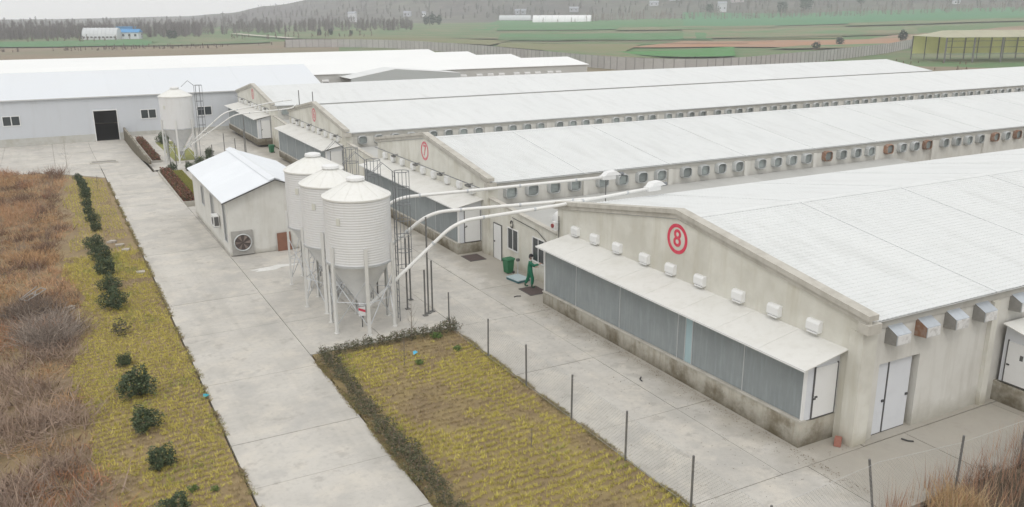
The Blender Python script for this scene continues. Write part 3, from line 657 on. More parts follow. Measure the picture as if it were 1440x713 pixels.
# ------------------------------------------------------------------ feed silos
HR = 1.50
def silo_meshes():
    prof = []; z = 3.2; pitch = .115; k = 0
    while z <= 6.1:
        for d, r_ in ((0, 0), (.25, .012), (.5, .017), (.75, .012)): prof.append((HR-.017+r_, z+d*pitch))
        z += pitch
    body = MB().lathe(prof, n=48).mesh('body', SILO, True)
    rf = MB().lathe([(HR+.04,6.13),(HR+.05,6.2),(HR-.04,6.25),(.95,6.52),(.34,6.82),(.34,6.87)], n=48)
    for k in range(12): # standing seams
        a = 2*math.pi*k/12; c, s = math.cos(a), math.sin(a); rf.tube([(c*(HR-.02),s*(HR-.02),6.25),(c*.95,s*.95,6.525),(c*.36,s*.36,6.82)], .008, 4)
    rf = rf.mesh('roof_cone', SILOR, False)
    lid = MB().lathe([(0,7.02),(.22,7.03),(.40,6.98),(.42,6.88),(.38,6.84),(0,6.84)][::-1], n=28).mesh('lid', WHITE, False)
    hop = MB().lathe([(.16,.95),(.17,1.1),(HR-.10,3.12),(HR-.03,3.2)], n=48).mesh('hopper', HOPPER, True)
    girt = MB().lathe([(HR+.0,3.15),(HR+.035,3.15),(HR+.035,3.25),(HR,3.25),(HR,3.15)], n=48).mesh('girth_ring', GALV)
    leg = MB()
    leg.box(HR+.0,HR+.085,-.075,-.05,0.03,4.05).box(HR+.0,HR+.085,.05,.075,.03,4.05).box(HR+.085,HR+.10,-.075,.075,.03,4.05).box(HR-.04,HR+.15,-.12,.12,0,.03)
    leg = leg.mesh('leg', mat('white_leg', (.68,.68,.66), .5, .2, n1=(3,.3,(.52,.51,.48),.5,.75)))
    br = MB(); a = math.pi/3; p = lambda s, z: ((HR+.04)*math.cos(s), (HR+.04)*math.sin(s), z)
    br.tube([p(0,.35), p(a,2.6)], .022, 5).tube([p(0,2.6), p(a,.35)], .022, 5).tube([p(0,1.5), p(a,1.5)], .018, 5)
    br = br.mesh('brace', GALV)
    boot = MB().box(-.2,.2,-.2,.2,.62,.95).tube([(0,0,.3),(0,0,.62)], .05, 8).mesh('boot', mat('boot_grey', (.3,.3,.3), .6))
    return body, rf, lid, hop, girt, leg, br, boot
SM = silo_meshes()
def silo_ladder(t, side, cage=True):
    """caged ladder standing at +x side: local direction angle side"""
    c, s = math.cos(side), math.sin(side); R_ = HR+.22
    P = lambda r_, o, z: (c*r_-s*o, s*r_+c*o, z)
    lad = MB()
    for o in (-.21, .21): lad.tube([P(R_,o,0), P(R_,o,7.1)], .022, 5)
    for i in range(23): z = .3+i*.3; lad.tube([P(R_,-.21,z), P(R_,.21,z)], .014, 4)
    ld = part('ladder', lad, LADDER, t)
    if cage:
        cg = MB()
        for i in range(7):
            z = 2.6+i*.75; pts = [P(R_+.36-.36*math.cos(a), .36*math.sin(a), z) for a in np.linspace(-math.pi*.0+.62, 2*math.pi-.62, 11)]
            cg.tube(pts, .018, 4)
        for a in (.9, 1.9, 3.14, 4.3, 5.3): cg.tube([P(R_+.36-.36*math.cos(a), .36*math.sin(a), 2.6), P(R_+.36-.36*math.cos(a), .36*math.sin(a), 7.1)], .015, 4)
        part('cage', cg, LADDER, ld)
    hr = MB(); hr.tube([P(R_,-.21,7.1), P(R_-.5,-.15,7.55), P(.6,-.1,7.0)], .015, 4).tube([P(R_,.21,7.1), P(R_-.5,.15,7.55), P(.6,.1,7.0)], .015, 4)
    part('handrail', hr, LADDER, ld)
def silo(x, y, rot, label, lad, dz=0, sc=1):
    t = thing('feed_silo', label, 'silo', (x, y, dz), rot, 'white feed silos'); t.scale = (sc, sc, sc)
    body, rf, lid, hop, girt, leg, br, boot = SM
    link('body', body, t); r_ = link('roof_cone', rf, t); link('lid', lid, r_); link('hopper', hop, t); link('girth_ring', girt, t); link('boot', boot, t)
    for k in range(6):
        link('leg', leg, t, rz=k*math.pi/3)
        link('brace', br, t, rz=k*math.pi/3)
    silo_ladder(t, lad-rot)
    # sight glass and hatch on the body
    part('sight_window', MB().box(HR-.01,HR+.03,-.09,.09,5.1,5.4), mat('sight', (.62,.62,.56), .3), t, rz=R(218)-rot)
    return t
silo(11.7, 36.35, R(-98), 'nearest of the three clustered white feed silos, caged ladder on its right', R(-8))
silo(11.6, 39.8, R(-128), 'middle one of the three clustered white feed silos', R(-5))
silo(11.85, 43.75, R(-128), 'rearmost of the three clustered silos, closest to the small hut', R(0))
silo(11.55, 92.7, R(-105), 'lone white feed silo in front of the long grey barn', R(-8), T(9,92), 1.07)
# little warning sign hanging under the first silo
ws = thing('warning_sign', 'small red and white striped sign below the nearest silo hopper', 'sign', (11.55, 36.0, 0))
part('stand', MB().tube([(0,0,0),(0,0,.7)], .02, 6), RAILM, ws)
part('panel', MB().box(-.16,.16,-.03,-.005,.55,.98), WHITE, ws); part('stripe', MB().prism([(-.16,-.035,.85),(.16,-.035,.7),(.16,-.035,.82),(-.16,-.035,.97)], (0,.004,0)), RED, ws)
# ------------------------------------------------------------------ feed auger pipes and their posts
def bez(p, n=7, rad=.9):
    """polyline with rounded corners"""
    P = [Vector(q) for q in p]; o = [P[0]]
    for a, b, c in zip(P, P[1:], P[2:]):
        u = (a-b).normalized(); v = (c-b).normalized(); r_ = min(rad, (a-b).length*.45, (c-b).length*.45); s, e = b+u*r_, b+v*r_
        for i in range(n+1): t_ = i/n; o.append(s*(1-t_)**2+b*2*t_*(1-t_)+e*t_*t_)
    o.append(P[-1]); return o
def feed_pipe(pts, label, motor=True, pr=.085):
    t = thing('feed_pipe', label, 'feed pipe', pts[0], group='feed auger pipes'); o = Vector(pts[0])
    P = [Vector(q)-o for q in pts]; part('pipe', MB().tube(bez(P), pr, 12), PIPE, t, smooth=True)
    for p0, p1 in zip(P, P[1:]):
        n_ = max(1, int((p1-p0).length/2.4))
        for q in range(n_):
            c = p0.lerp(p1, (q+.5)/n_); dd = (p1-p0).normalized()*.05; part('coupling', MB().tube([c-dd, c+dd], pr*1.22, 12), GALV, t)
    e = P[-1]; d = (P[-1]-P[-2]).normalized()
    if motor:
        M_ = MB(); M_.box(-.1,.75,-.22,.22,-.12,.10).prism([(0,-.24,.10),(.25,-.2,.30),(.8,-.2,.34),(1.1,-.24,.12)], (0,.46,0))
        mo = part('drive_cover', M_, WHITE, t, tuple(e)); mo.rotation_euler = (0,0,math.atan2(d.y,d.x))
        part('motor', MB().tube([(1.1,0,.12),(1.35,0,.12)], .11, 10), LADDER, mo)
    return t
feed_pipe([(11.9,36.3,.8),(15.9,34.85,4.75),(21.6,35.1,4.85),(27.6,35.85,4.95)], 'front feed pipe, rising from the nearest silo to barn 8 roof edge')
feed_pipe([(11.8,39.8,.8),(15.6,37.2,4.75),(21.7,36.3,4.75),(24.5,36.2,4.7)], 'middle feed pipe, ending behind the roof corner of barn 8', False)
feed_pipe([(12,43.7,.9),(15.2,40.9,4.8),(20.6,40.6,4.8),(27.6,40.1,4.85)], 'rear feed pipe, ending at the white drive box near barn 7')
feed_pipe([(11.7,92.5,.4),(15.8,85.2,4.6),(21.5,85.8,4.8),(23.0,89.5,4.9)], 'feed pipe from the lone silo up to the barn 6 gable', False, .06)
feed_pipe([(11.7,92.6,.45),(15.6,89.4,4.4),(21.2,92.8,4.8),(23.6,94.2,4.8)], 'feed pipe from the lone silo toward barn 5', False, .06)
def post(x, y, h, label, r_=.045, cat='post', group='feed pipe support posts', base=True):
    t = thing('support_post', label, cat, (x, y, T(9, y)), group=group); part('pole', MB().tube([(0,0,0),(0,0,h)], r_, 8), POST, t)
    if base: part('base_plate', MB().box(-.11,.11,-.11,.11,.003,.04), POST, t)
    return t
post(14.95,36.2,4.8,'tallest post of the cluster right of the silos, touching the feed pipe')
post(14.7,36.0,2.3,'short steel post just left of the tallest pipe support')
post(15.22,36.35,2.6,'short steel post just right of the tallest pipe support')
post(14.3,37.3,3.6,'lone thin post between the ladder and the post cluster')
post(14.95,38.5,3.4,'post with wide base plate behind the caged ladder')
post(13.6,39.6,4.4,'steel post behind the caged ladder of the nearest silo')
post(27.9,40.2,4.75,'thin post holding up the drive box of the rear feed pipe',.03)
for i, (px, py, h) in enumerate([(15.4,84.2,3.0),(14.6,85.4,3.4),(16.6,85.9,3.6),(10.1,85.4,2.8),(9.9,88.3,2.9),(13.2,83.9,2.6),(17.6,90.5,4.6)]):
    post(px, py, h, ORD[i]+' thin steel post around the lone silo, counted from the gravel side', .04)
post(23.4,71.6+18.6,6.8,'tall thin post rising above the link wall before barn 5',.05); post(24.8,71.4+18.6,6.6,'second tall thin post above the link wall before barn 5',.05)
# ------------------------------------------------------------------ wire fence
def fence():
    t = thing('wire_fence', 'thin wire mesh fence on dark posts along the grass bed', 'fence', (15.0, 33.9, 0))
    pp = [(0,0,1.75)]+[(0.0+.02*i,-3.98-3.25*i,1.75) for i in range(6)]
    pp += [(.15,-19.9,1.7),(4.64,-19.65,1.75),(7.77,-20.06,1.85),(10.9,-20.1,1.8),(14,-20.1,1.8)]
    tilt = {8: (-.32,.1), 7: (.06,0)}
    tops = []
    for i, (x, y, h) in enumerate(pp):
        dx, dy = tilt.get(i, (.02*math.sin(i*2.3), 0)); tops.append((x+dx,y+dy,h))
        part('post', MB().tube([(x,y,-.1),(x+dx,y+dy,h)], .036, 8), POST, t)
    for i in range(len(pp)-1):
        a = Vector(pp[i][:2]+(0,)); b = Vector(pp[i+1][:2]+(0,)); L = (b-a).length; d = (b-a)/L; H_ = 1.6; mb = MB(); g = .13; wd = .0042
        n = int(L/g); k = int(H_/g)+1
        for s in (1, -1):
            for j in range(-k, n+k):
                u0 = j*g; u1 = u0+s*H_; z0, z1 = .03, H_+.03
                ua, ub = u0, u1
                lo, hi = min(ua, ub), max(ua, ub)
                if hi <= 0 or lo >= L: continue
                def cl(u): return max(0, min(L, u))
                za = z0+(cl(ua)-ua)/(ub-ua)*H_; zb_ = z0+(cl(ub)-ua)/(ub-ua)*H_
                A = a+d*cl(ua); B = a+d*cl(ub)
                mb.add([(A.x,A.y,za-wd),(B.x,B.y,zb_-wd),(B.x,B.y,zb_+wd),(A.x,A.y,za+wd)], [(0,1,2,3)])
        mb.tube([a+Vector((0,0,1.63)), b+Vector((0,0,1.63))], .006, 4).tube([a+Vector((0,0,.06)), b+Vector((0,0,.06))], .006, 4)
        o = part('mesh_panel', mb, mat('wire', (.50,.50,.49), .5, .3), t); o['kind'] = 'stuff'
fence()
# ------------------------------------------------------------------ small things by the doors
def doormat(x, y, label):
    t = thing('door_mat', label, 'mat', (x, y, .003), group='brown door mats')
    part('pad', MB().box(-.5,.5,-.62,.62,.004,.022), MATM, t); part('border', MB().box(-.53,-.5,-.65,.65,.004,.028).box(.5,.53,-.65,.65,.004,.028).box(-.5,.5,-.65,-.62,.004,.028).box(-.5,.5,.62,.65,.004,.028), FRAME, t)
doormat(21.1, 36.75, 'dark door mat under the person in green'); doormat(21.1, 43.85, 'dark door mat in front of the cream link building door')
def wbin(x, y, label, rz=0):
    t = thing('wheelie_bin', label, 'bin', (x, y, T(9,y)), rz, 'green wheelie bins'); t.scale = (.76,.76,.80); b = MB()
    b.add([(-.24,-.26,.08),(.24,-.26,.08),(.24,.26,.08),(-.24,.26,.08),(-.3,-.34,.98),(.3,-.34,.98),(.3,.34,.98),(-.3,.34,.98)], [(0,3,2,1),(4,5,6,7),(0,1,5,4),(1,2,6,5),(2,3,7,6),(3,0,4,7)])
    b.box(-.33,.33,-.37,.37,.98,1.03); part('bin_body', b, GREENP, t)
    part('lid', MB().prism([(-.34,-.38,1.032),(-.34,.38,1.032),(-.28,.3,1.10),(-.28,-.3,1.10)], (.66,0,0)), GREENP, t)
    for s in (-.28, .28): part('wheel', MB().tube([(.26,s-.03,.1),(.26,s+.03,.1)], .10, 14), RAILM, t)
    part('handle', MB().tube([(.34,-.25,1.0),(.42,-.25,1.02),(.42,.25,1.02),(.34,.25,1.0)], .018, 6), GREENP, t)
wbin(21.45, 40.15, 'green wheelie bin against the cream wall beside the white platform scale', .1); wbin(20.9, 93.6, 'far green wheelie bin between the lean-tos of barns 6 and 5', .2)
sc = thing('platform_scale', 'low platform scale with pale blue top next to the bin', 'scale', (21.3, 38.75, 0), .15)
part('platform', MB().box(-.42,.42,-.55,.55,.13,.17), mat('scale_top', (.48,.58,.62), .4, .2), sc); part('base', MB().box(-.4,.4,-.53,.53,.02,.128), mat('scale_base', (.05,.14,.16), .6), sc)
part('column', MB().tube([(.36,.5,.16),(.36,.5,.9)], .025, 8), GALV, sc); part('display', MB().box(.28,.44,.42,.56,.9,1.04), FRAME, sc)
pit = thing('drain_pit', 'rectangular drain pit cover with low kerb in the back yard apron', 'pit cover', (4.5, 97.4, T(4.5,97.4)))
part('kerb', MB().box(-1.3,1.3,-.7,-.55,-.2,.12).box(-1.3,1.3,.55,.7,-.2,.12).box(-1.3,-1.15,-.55,.55,-.2,.12).box(1.15,1.3,-.55,.55,-.2,.12), COPING, pit)
for i in range(4): part('cover', MB().box(-1.13+i*.567,-1.13+i*.567+.55,-.53,.53,-.1,.05), mat('pit_cover_grey', (.27,.26,.24), .9), pit)
al = thing('alarm_light', 'small white alarm box with red lamp at the left gable corner of barn 8', 'alarm lamp', (22.15, 36.15, 3.3))
part('box', MB().box(-.2,.0,-.12,.2,0,.42), WHITE, al); part('red_lamp', MB().tube([(-.26,.1,.22),(-.2,.1,.22)], .11, 14), mat('lamp_red', (.25,.02,.02), .3), al); part('bracket', MB().tube([(0,-.15,-.5),(0,-.15,.75)], .02, 5).tube([(0,-.15,.5),(-.1,-.4,.55)], .015, 5), RAILM, al)
hb = part('hose_coil', MB().tube([(math.cos(a)*.16, 0, math.sin(a)*.2) for a in np.linspace(0, 5.6, 16)], .03, 6), RAILM, None, (22.2, 41.15, 2.5), smooth=True); hb.rotation_euler = (0,0,1.5)
tag(hb, 'dark coiled hose hanging on the cream wall above the window', 'hose')
bk = part('red_brick', MB().box(-.15,.15,-.11,.11,0,.26), mat('brick_red', (.36,.16,.12), .9, n1=(8,.5,(.25,.1,.08),.45,.7)), None, (21.9, 17.55, .006), rz=.6); tag(bk, 'red brick block on the ground at the end of the barn 8 lean-to', 'brick')
for i, (x, y, l) in enumerate([(19.9,36.3,'dark stick lying on the concrete before the door mat'),(19.3,25.0,'small dark clod under the long cooling pads'),(24.2,16.6,'short broken stick near the double door of barn 8')]):
    o = part('debris', MB().tube([(-.18,0,.03),(.0,.05,.035),(.2,-.03,.03)], .028, 5), RAILM, None, (x,y,.004), rz=i*1.1); tag(o, l, 'debris')
rag = part('blue_rag', MB().add([(0,0,.01),(.2,.04,.07),(.28,.2,.02),(.05,.24,.09),(.14,.12,.13)], [(0,1,4),(1,2,4),(2,3,4),(3,0,4)]), mat('rag_teal', (.05,.35,.42), .9), None, (3.75,31.6,0)); tag(rag, 'crumpled teal rag at the road edge by the grass strip', 'rag')
rag2 = part('blue_bag', MB().add([(0,0,.01),(.22,.04,.08),(.28,.2,.02),(.05,.2,.09),(.14,.12,.14)], [(0,1,4),(1,2,4),(2,3,4),(3,0,4)]), mat('bag_blue', (.1,.42,.62), .8), None, (12.3,31.6,.05)); tag(rag2, 'scrap of blue plastic lying in the yellow grass bed', 'litter')
# ------------------------------------------------------------------ the person
def skin(name, verts, edges, rad, m, parent=None, sub=2, root=0):
    me = bpy.data.meshes.new('tmp'); me.from_pydata(verts, edges, []); me.update()
    o = bpy.data.objects.new('tmp', me); COL.objects.link(o)
    md = o.modifiers.new('s', 'SKIN'); md.use_smooth_shade = True
    sv = me.skin_vertices[0].data
    for i, r_ in enumerate(rad): sv[i].radius = (r_, r_) if not isinstance(r_, tuple) else r_
    for i in range(len(verts)): sv[i].use_root = (i == root)
    sb = o.modifiers.new('u', 'SUBSURF'); sb.levels = sb.render_levels = sub
    dg = bpy.context.evaluated_depsgraph_get(); dg.update()
    r_ = bpy.data.meshes.new_from_object(o.evaluated_get(dg)); bpy.data.objects.remove(o)
    r_.name = name; r_.materials.clear(); r_.materials.append(m); r_.polygons.foreach_set('use_smooth', [True]*len(r_.polygons))
    return link(name, r_, parent)
def person():
    # local: +x = facing, +y = left hand, z up
    t = thing('person', 'person in green coveralls, dark cap and white mask, reaching out to the door edge', 'person', (21.22, 37.3, .03), R(-32))
    SK = mat('skin', (.45,.28,.21), .6); CV = mat('green_coverall', (.012,.155,.085), .85, n1=(6,.4,(.008,.10,.055),.45,.65)); BT = mat('green_boot', (.01,.075,.045), .6)
    # body: pelvis, spine, neck, head, arms to fingers, legs
    V = [(0,0,.93),(0,0,1.15),(0,0,1.38),(.01,0,1.50),(.03,0,1.58),(.05,0,1.66),(.05,0,1.72)]
    E_ = [(0,1),(1,2),(2,3),(3,4),(4,5),(5,6)]; Rr = [.12,.12,.12,.05,.075,.092,.07]
    def chain(start, pts, rs):
        p = start
        for q, r_ in zip(pts, rs): V.append(q); Rr.append(r_); E_.append((p, len(V)-1)); p = len(V)-1
        return p
    hr_ = chain(2, [(.02,-.17,1.40),(.22,-.24,1.27),(.46,-.20,1.33),(.53,-.19,1.35)], [.055,.042,.03,.028])
    hl_ = chain(2, [(0,.17,1.40),(.08,.25,1.14),(.27,.20,1.05),(.34,.17,1.07)], [.055,.042,.03,.028])
    for h, d, up in ((hr_, Vector((.97,.05,.2)), 1), (hl_, Vector((.9,-.3,.1)), 1)):
        c = Vector(V[h]); d.normalize(); sd_ = Vector((0,0,1)).cross(d).normalized()
        for k, L in enumerate((.075,.085,.08,.062)):
            o_ = sd_*(-.03+.02*k)
            chain(h, [tuple(c+d*.05+o_), tuple(c+d*(.05+L*.55)+o_+Vector((0,0,-.006*k))), tuple(c+d*(.05+L)+o_+Vector((0,0,-.022)))], [.011,.009,.008])
        chain(h, [tuple(c+d*.01+Vector((0,0,.035))), tuple(c+d*.05+Vector((0,0,.055)))], [.012,.009])
    chain(0, [(.02,-.10,.86),(.14,-.10,.50),(.10,-.10,.10),(.20,-.10,.05)], [.085,.06,.04,.035])
    chain(0, [(-.02,.10,.86),(-.10,.11,.50),(-.26,.11,.12),(-.17,.11,.05)], [.085,.06,.04,.035])
    skin('body', V, E_, Rr, SK, t)
    # nose, ears
    part('nose', MB().add([(.142,0,1.70),(.135,.016,1.655),(.135,-.016,1.655),(.165,0,1.66)], [(0,1,3),(0,3,2),(1,2,3)]), SK, t)
    for s in (-1, 1):
        part('ear', MB().lathe([(0,-.03),(.02,-.02),(.024,0),(.02,.02),(0,.03)], n=8), SK, t, (.04,s*.092,1.675)); part('eye', MB().lathe([(0,-.009),(.009,0),(0,.009)], n=8), RAILM, t, (.134,s*.033,1.70))
    # coverall
    V = [(-.01,0,.95),(-.01,0,1.16),(0,0,1.36),(.005,0,1.475)]; E_ = [(0,1),(1,2),(2,3)]; Rr = [(.155,.19),(.14,.165),(.15,.19),(.075,.085)]
    chain(2, [(.02,-.19,1.39),(.22,-.245,1.265),(.46,-.205,1.325)], [.085,.068,.052])
    chain(2, [(0,.19,1.39),(.08,.255,1.14),(.26,.205,1.055)], [.085,.068,.052])
    chain(0, [(.02,-.10,.84),(.14,-.10,.50),(.10,-.10,.15)], [.125,.095,.082])
    chain(0, [(-.03,.10,.84),(-.10,.11,.50),(-.25,.11,.17)], [.125,.095,.082])
    skin('coverall', V, E_, Rr, CV, t)
    for x, y in ((.10,-.10),(-.26,.11)):
        skin('boot', [(x,y,.20),(x,y,.06),(x+.17,y,.045)], [(0,1),(1,2)], [.062,.055,.045], BT, t, 1)
    cap = MB().lathe([(.108,1.70),(.112,1.74),(.10,1.79),(.06,1.825),(0,1.835)], n=18); part('cap', cap, mat('black_cap', (.015,.015,.02), .8), t, (.045,0,0), smooth=True)
    part('hair', MB().lathe([(.09,1.60),(.104,1.64),(.107,1.70)], n=18), RAILM, t, (.028,0,0), smooth=True)
    mk = MB(); 
    pts = [(.045+.105*math.cos(a), .100*math.sin(a)) for a in np.linspace(-1.25,1.25,9)]
    mk.add([(x*1.0+.0,y,1.595) for x, y in pts]+[(x+.012,y,1.635) for x, y in pts]+[(x,y,1.672) for x, y in pts], [(i,i+1,i+10,i+9) for i in range(8)]+[(i+9,i+10,i+19,i+18) for i in range(8)])
    part('face_mask', mk, WHITE, t, smooth=True)
    part('collar', MB().lathe([(.085,1.475),(.075,1.52),(.068,1.52)], n=14), mat('pale_collar', (.55,.68,.70), .8), t, (.01,0,0))
person()
def spill():
    n = 40; mb = MB(); c = (10.2, 47.6); vs = [(c[0], c[1], .10)]
    for ring, (k_, z) in enumerate(((.5, .08), (1., .002))):
        for i in range(n):
            a = 2*math.pi*i/n; q = 1+.18*math.sin(3*a+ring)+.12*math.sin(7*a); vs.append((c[0]+1.25*k_*q*math.cos(a), c[1]+.33*k_*q*math.sin(a)+.12*math.sin(2.6*math.cos(a)), z))
    mb.v = vs; mb.f = [(0, 1+i, 1+(i+1) % n) for i in range(n)]+[(1+i, 1+n+i, 1+n+(i+1) % n, 1+(i+1) % n) for i in range(n)]
    o = part('lime_spill', mb, mat('pale_powder', (.66,.655,.63), 1, n1=(6,.4,(.55,.54,.51),.45,.7)), None, smooth=True); o['kind'] = 'stuff'
spill()
# ------------------------------------------------------------------ vegetation
def tintmix(n, cols, wts=None):
    c = np.array(cols); return c[rng.choice(len(c), n, p=wts)]
def gz(y): return -.016*np.maximum(0, np.asarray(y)-50)
def grass_area(name, xs, ys, keep, row=.34, gap=.09, h=.11, n=15, label=None, seed=1):
    """tufts planted in rows along x"""
    Y = np.arange(ys[0], ys[1], row); X = np.arange(xs[0], xs[1], gap); gx, gy = np.meshgrid(X, Y)
    gx = gx.ravel(); gy = gy.ravel(); gx = gx+rng.normal(0,.03,gx.size); gy = gy+rng.normal(0,.042,gy.size)+.07*np.sin(gx*1.7+gy)+.05*np.sin(gx*4.1+gy*2.3)
    k = keep(gx, gy); gx, gy = gx[k], gy[k]
    d = -.16*np.exp(-((gx-11.4)/1.5)**2-((gy-26.5)/3.6)**2)*(seed == 4)+vnoise(gx, gy, 2.2, seed)*.55+vnoise(gx, gy, .8, seed+1)*.3+rng.uniform(0,.15,gx.size)
    yel = np.array((.53,.465,.12)); drab = np.array((.43,.34,.19)); grn = np.array((.24,.31,.08))
    c = np.where((d < .37)[:, None], drab, yel); c = np.where((d > .72)[:, None], grn*.5+yel*.5, c)
    d = d-.30*np.clip(vnoise(gx, gy, 3.1, seed+5)-.62, 0, 1)*1.5-.10*(vnoise(gx, gy, .45, seed+7) > .72)
    c = np.where((d < .30)[:, None], drab*.9, c)
    m_ = rng.random(gx.size) < np.where(d < .37, .72, .97); gx, gy, c, d = gx[m_], gy[m_], c[m_], d[m_]
    c = c*(.8+.4*rng.random((len(c), 1)))
    z = gz(gy)
    o = blades(name, np.c_[gx, gy, z], h*(.7+.6*d), .038, n, c, VEG, width=.010, tilt=.5); return o
bedsoil = part('grass_bed', MB().box(8.58,15.12,11,33.85,-.3,-.012), mat('bed_soil', (.23,.17,.095), 1, n1=[(.7,.6,(.34,.27,.11),.42,.6),(5,.5,(.14,.10,.06),.5,.7)], bump=(14,.8,.05)), None); bedsoil['kind'] = 'structure'
grass_area('grass', (9.3,15.1), (12,33.2), lambda x, y: (x > 0), h=.13, seed=4)
stripsoil = MB()
vr = [(4,-30,3.9),(20,-30,3.9),(40,-30,3.9),(50,-30,3.9),(60,-32,3.9),(80,-32,3.9),(86,-34,3.9),(88.4,-34,1.9),(90.7,-34,.1),(92.75,-34,-1.7)]
stripsoil.add([(x, y, T(min(x,8), y)-.03) for y, a, b in vr for x in (a, -2, b)], [(3*i+j, 3*i+j+1, 3*i+j+4, 3*i+j+3) for i in range(len(vr)-1) for j in (0, 1)])
stripsoil.add([(3.9,4,-.03),(3.9,50,-.03),(3.9,86,-.6),(3.9,86,-.9),(3.9,4,-.4)], [(0,1,2,3,4)])
so = part('verge', stripsoil, mat('verge_soil', (.25,.185,.11), 1, n1=[(.5,.7,(.33,.25,.12),.42,.6),(4,.5,(.15,.105,.065),.5,.7),(.35,.5,(.42,.33,.24),.62,.7)], bump=(14,.8,.05)), None); so['kind'] = 'structure'
def edgeL(y): return -.15+.35*np.sin(y*.31)+.25*np.sin(y*.83)+np.where(y > 56, (y-56)*.02, 0)
grass_area('grass', (-.6,3.85), (18,56), lambda x, y: x > edgeL(y), h=.13, seed=8)
grass_area('grass', (.2,3.7), (56,88), lambda x, y: (x > edgeL(y)+.3) & (x < 4-np.maximum(0,(y-84))*.6) & (np.abs(y-57.5-(x-2)*.8) > 1.0), row=.3, gap=.22, h=.14, n=10, seed=12)
# weeds creeping over the concrete edges
def edge_weeds():
    n = 2600; y = rng.uniform(18, 84, n); y2 = rng.uniform(12, 33, n)
    P = np.r_[np.c_[3.93+rng.normal(0,.05,n), y, gz(y)], np.c_[8.55+rng.normal(0,.04,n), y2, np.zeros(n)], np.c_[15.1+rng.normal(0,.05,n), y2, np.zeros(n)]]
    k = vnoise(P[:, 0]*3, P[:, 1], .9, 41) > .42; P = P[k]
    blades('edge_weeds', P, .07, .05, 8, tintmix(len(P), [(.36,.29,.14),(.25,.24,.09),(.22,.16,.10)]), VEG, width=.010, tilt=.9)
    n = 1500; x = rng.uniform(15.3, 22, n); yy = rng.uniform(15, 35, n); x = np.where(rng.random(n) < .6, 20.45-rng.exponential(.25, n), x)
    blades('leaf_litter', np.c_[x, yy, np.full(n, .008)], .012, .02, 2, tintmix(n, [(.20,.15,.10),(.12,.09,.06)]), VEG, width=.016, tilt=1.5)
edge_weeds()
# wild dry brush left of the verge
def brush():
    n = 15000; x = rng.uniform(-26, .6, n); y = 18+(rng.random(n)**1.5)*75
    k = (x < edgeL(y)-.1) & (x > -3.2-y*.16) & (y < 93-.35*np.maximum(0,x+3)); x, y = x[k], y[k]
    a = vnoise(x, y, 3.5, 21); b = vnoise(x, y, 1.3, 22); e = vnoise(x, y, 7, 23)
    pal = np.array([(.24,.145,.085),(.44,.27,.14),(.20,.12,.08),(.40,.20,.105),(.31,.215,.13)])
    idx = np.clip((a*.6+b*.4)*5.5-.2, 0, 4).astype(int); c = pal[idx]
    c = np.where((y > 45)[:, None] & (a > .5)[:, None], np.array((.46,.28,.16)), c)
    c = np.where(((y < 42) & (b > .45))[:, None], np.array((.34,.25,.19)), c)
    h = .25+1.0*np.clip(b-.2, 0, 1)*(.35+e)
    hf = rng.random(len(x)) < .5
    blades('dry_brush', np.c_[x, y, gz(y)-.05][hf], h[hf], .20, 13, c[hf], VEG, width=.018, tilt=.5)
    blades('dry_brush', np.c_[x, y, gz(y)+.05][~hf], h[~hf]*.6, .3, 12, c[~hf]*.9, VEG, width=.020, tilt=1.7)
    n = 110; px_ = -1.9+rng.normal(0,.45,n); py_ = 45.6+rng.normal(0,.8,n)
    blades('dark_brush_pile', np.c_[px_, py_, np.zeros(n)], .5, .25, 26, tintmix(n, [(.12,.09,.075),(.18,.14,.11),(.26,.20,.15)]), VEG, width=.018, tilt=1.3)
    n = 150; px_ = -1.3+rng.normal(0,.45,n); py_ = 42.0+rng.normal(0,1.1,n)
    blades('grey_brush_pile', np.c_[px_, py_, np.zeros(n)], .6, .25, 26, tintmix(n, [(.28,.23,.19),(.36,.30,.25),(.18,.14,.115)]), VEG, width=.017, tilt=1.2)
    # thin arching woody stems
    n = 1500; x = rng.uniform(-22, -.4, n); y = 18+(rng.random(n)**1.4)*70; k = (x < edgeL(y)-.5) & (x > -3.2-y*.16) & (vnoise(x, y, 3.5, 21) > .42)
    x, y = x[k], y[k]
    blades('woody_weeds', np.c_[x, y, gz(y)], 1.1, .22, 12, tintmix(len(x), [(.25,.19,.155),(.33,.26,.21),(.20,.14,.12)]), VEG, width=.009, tilt=.32)
brush()
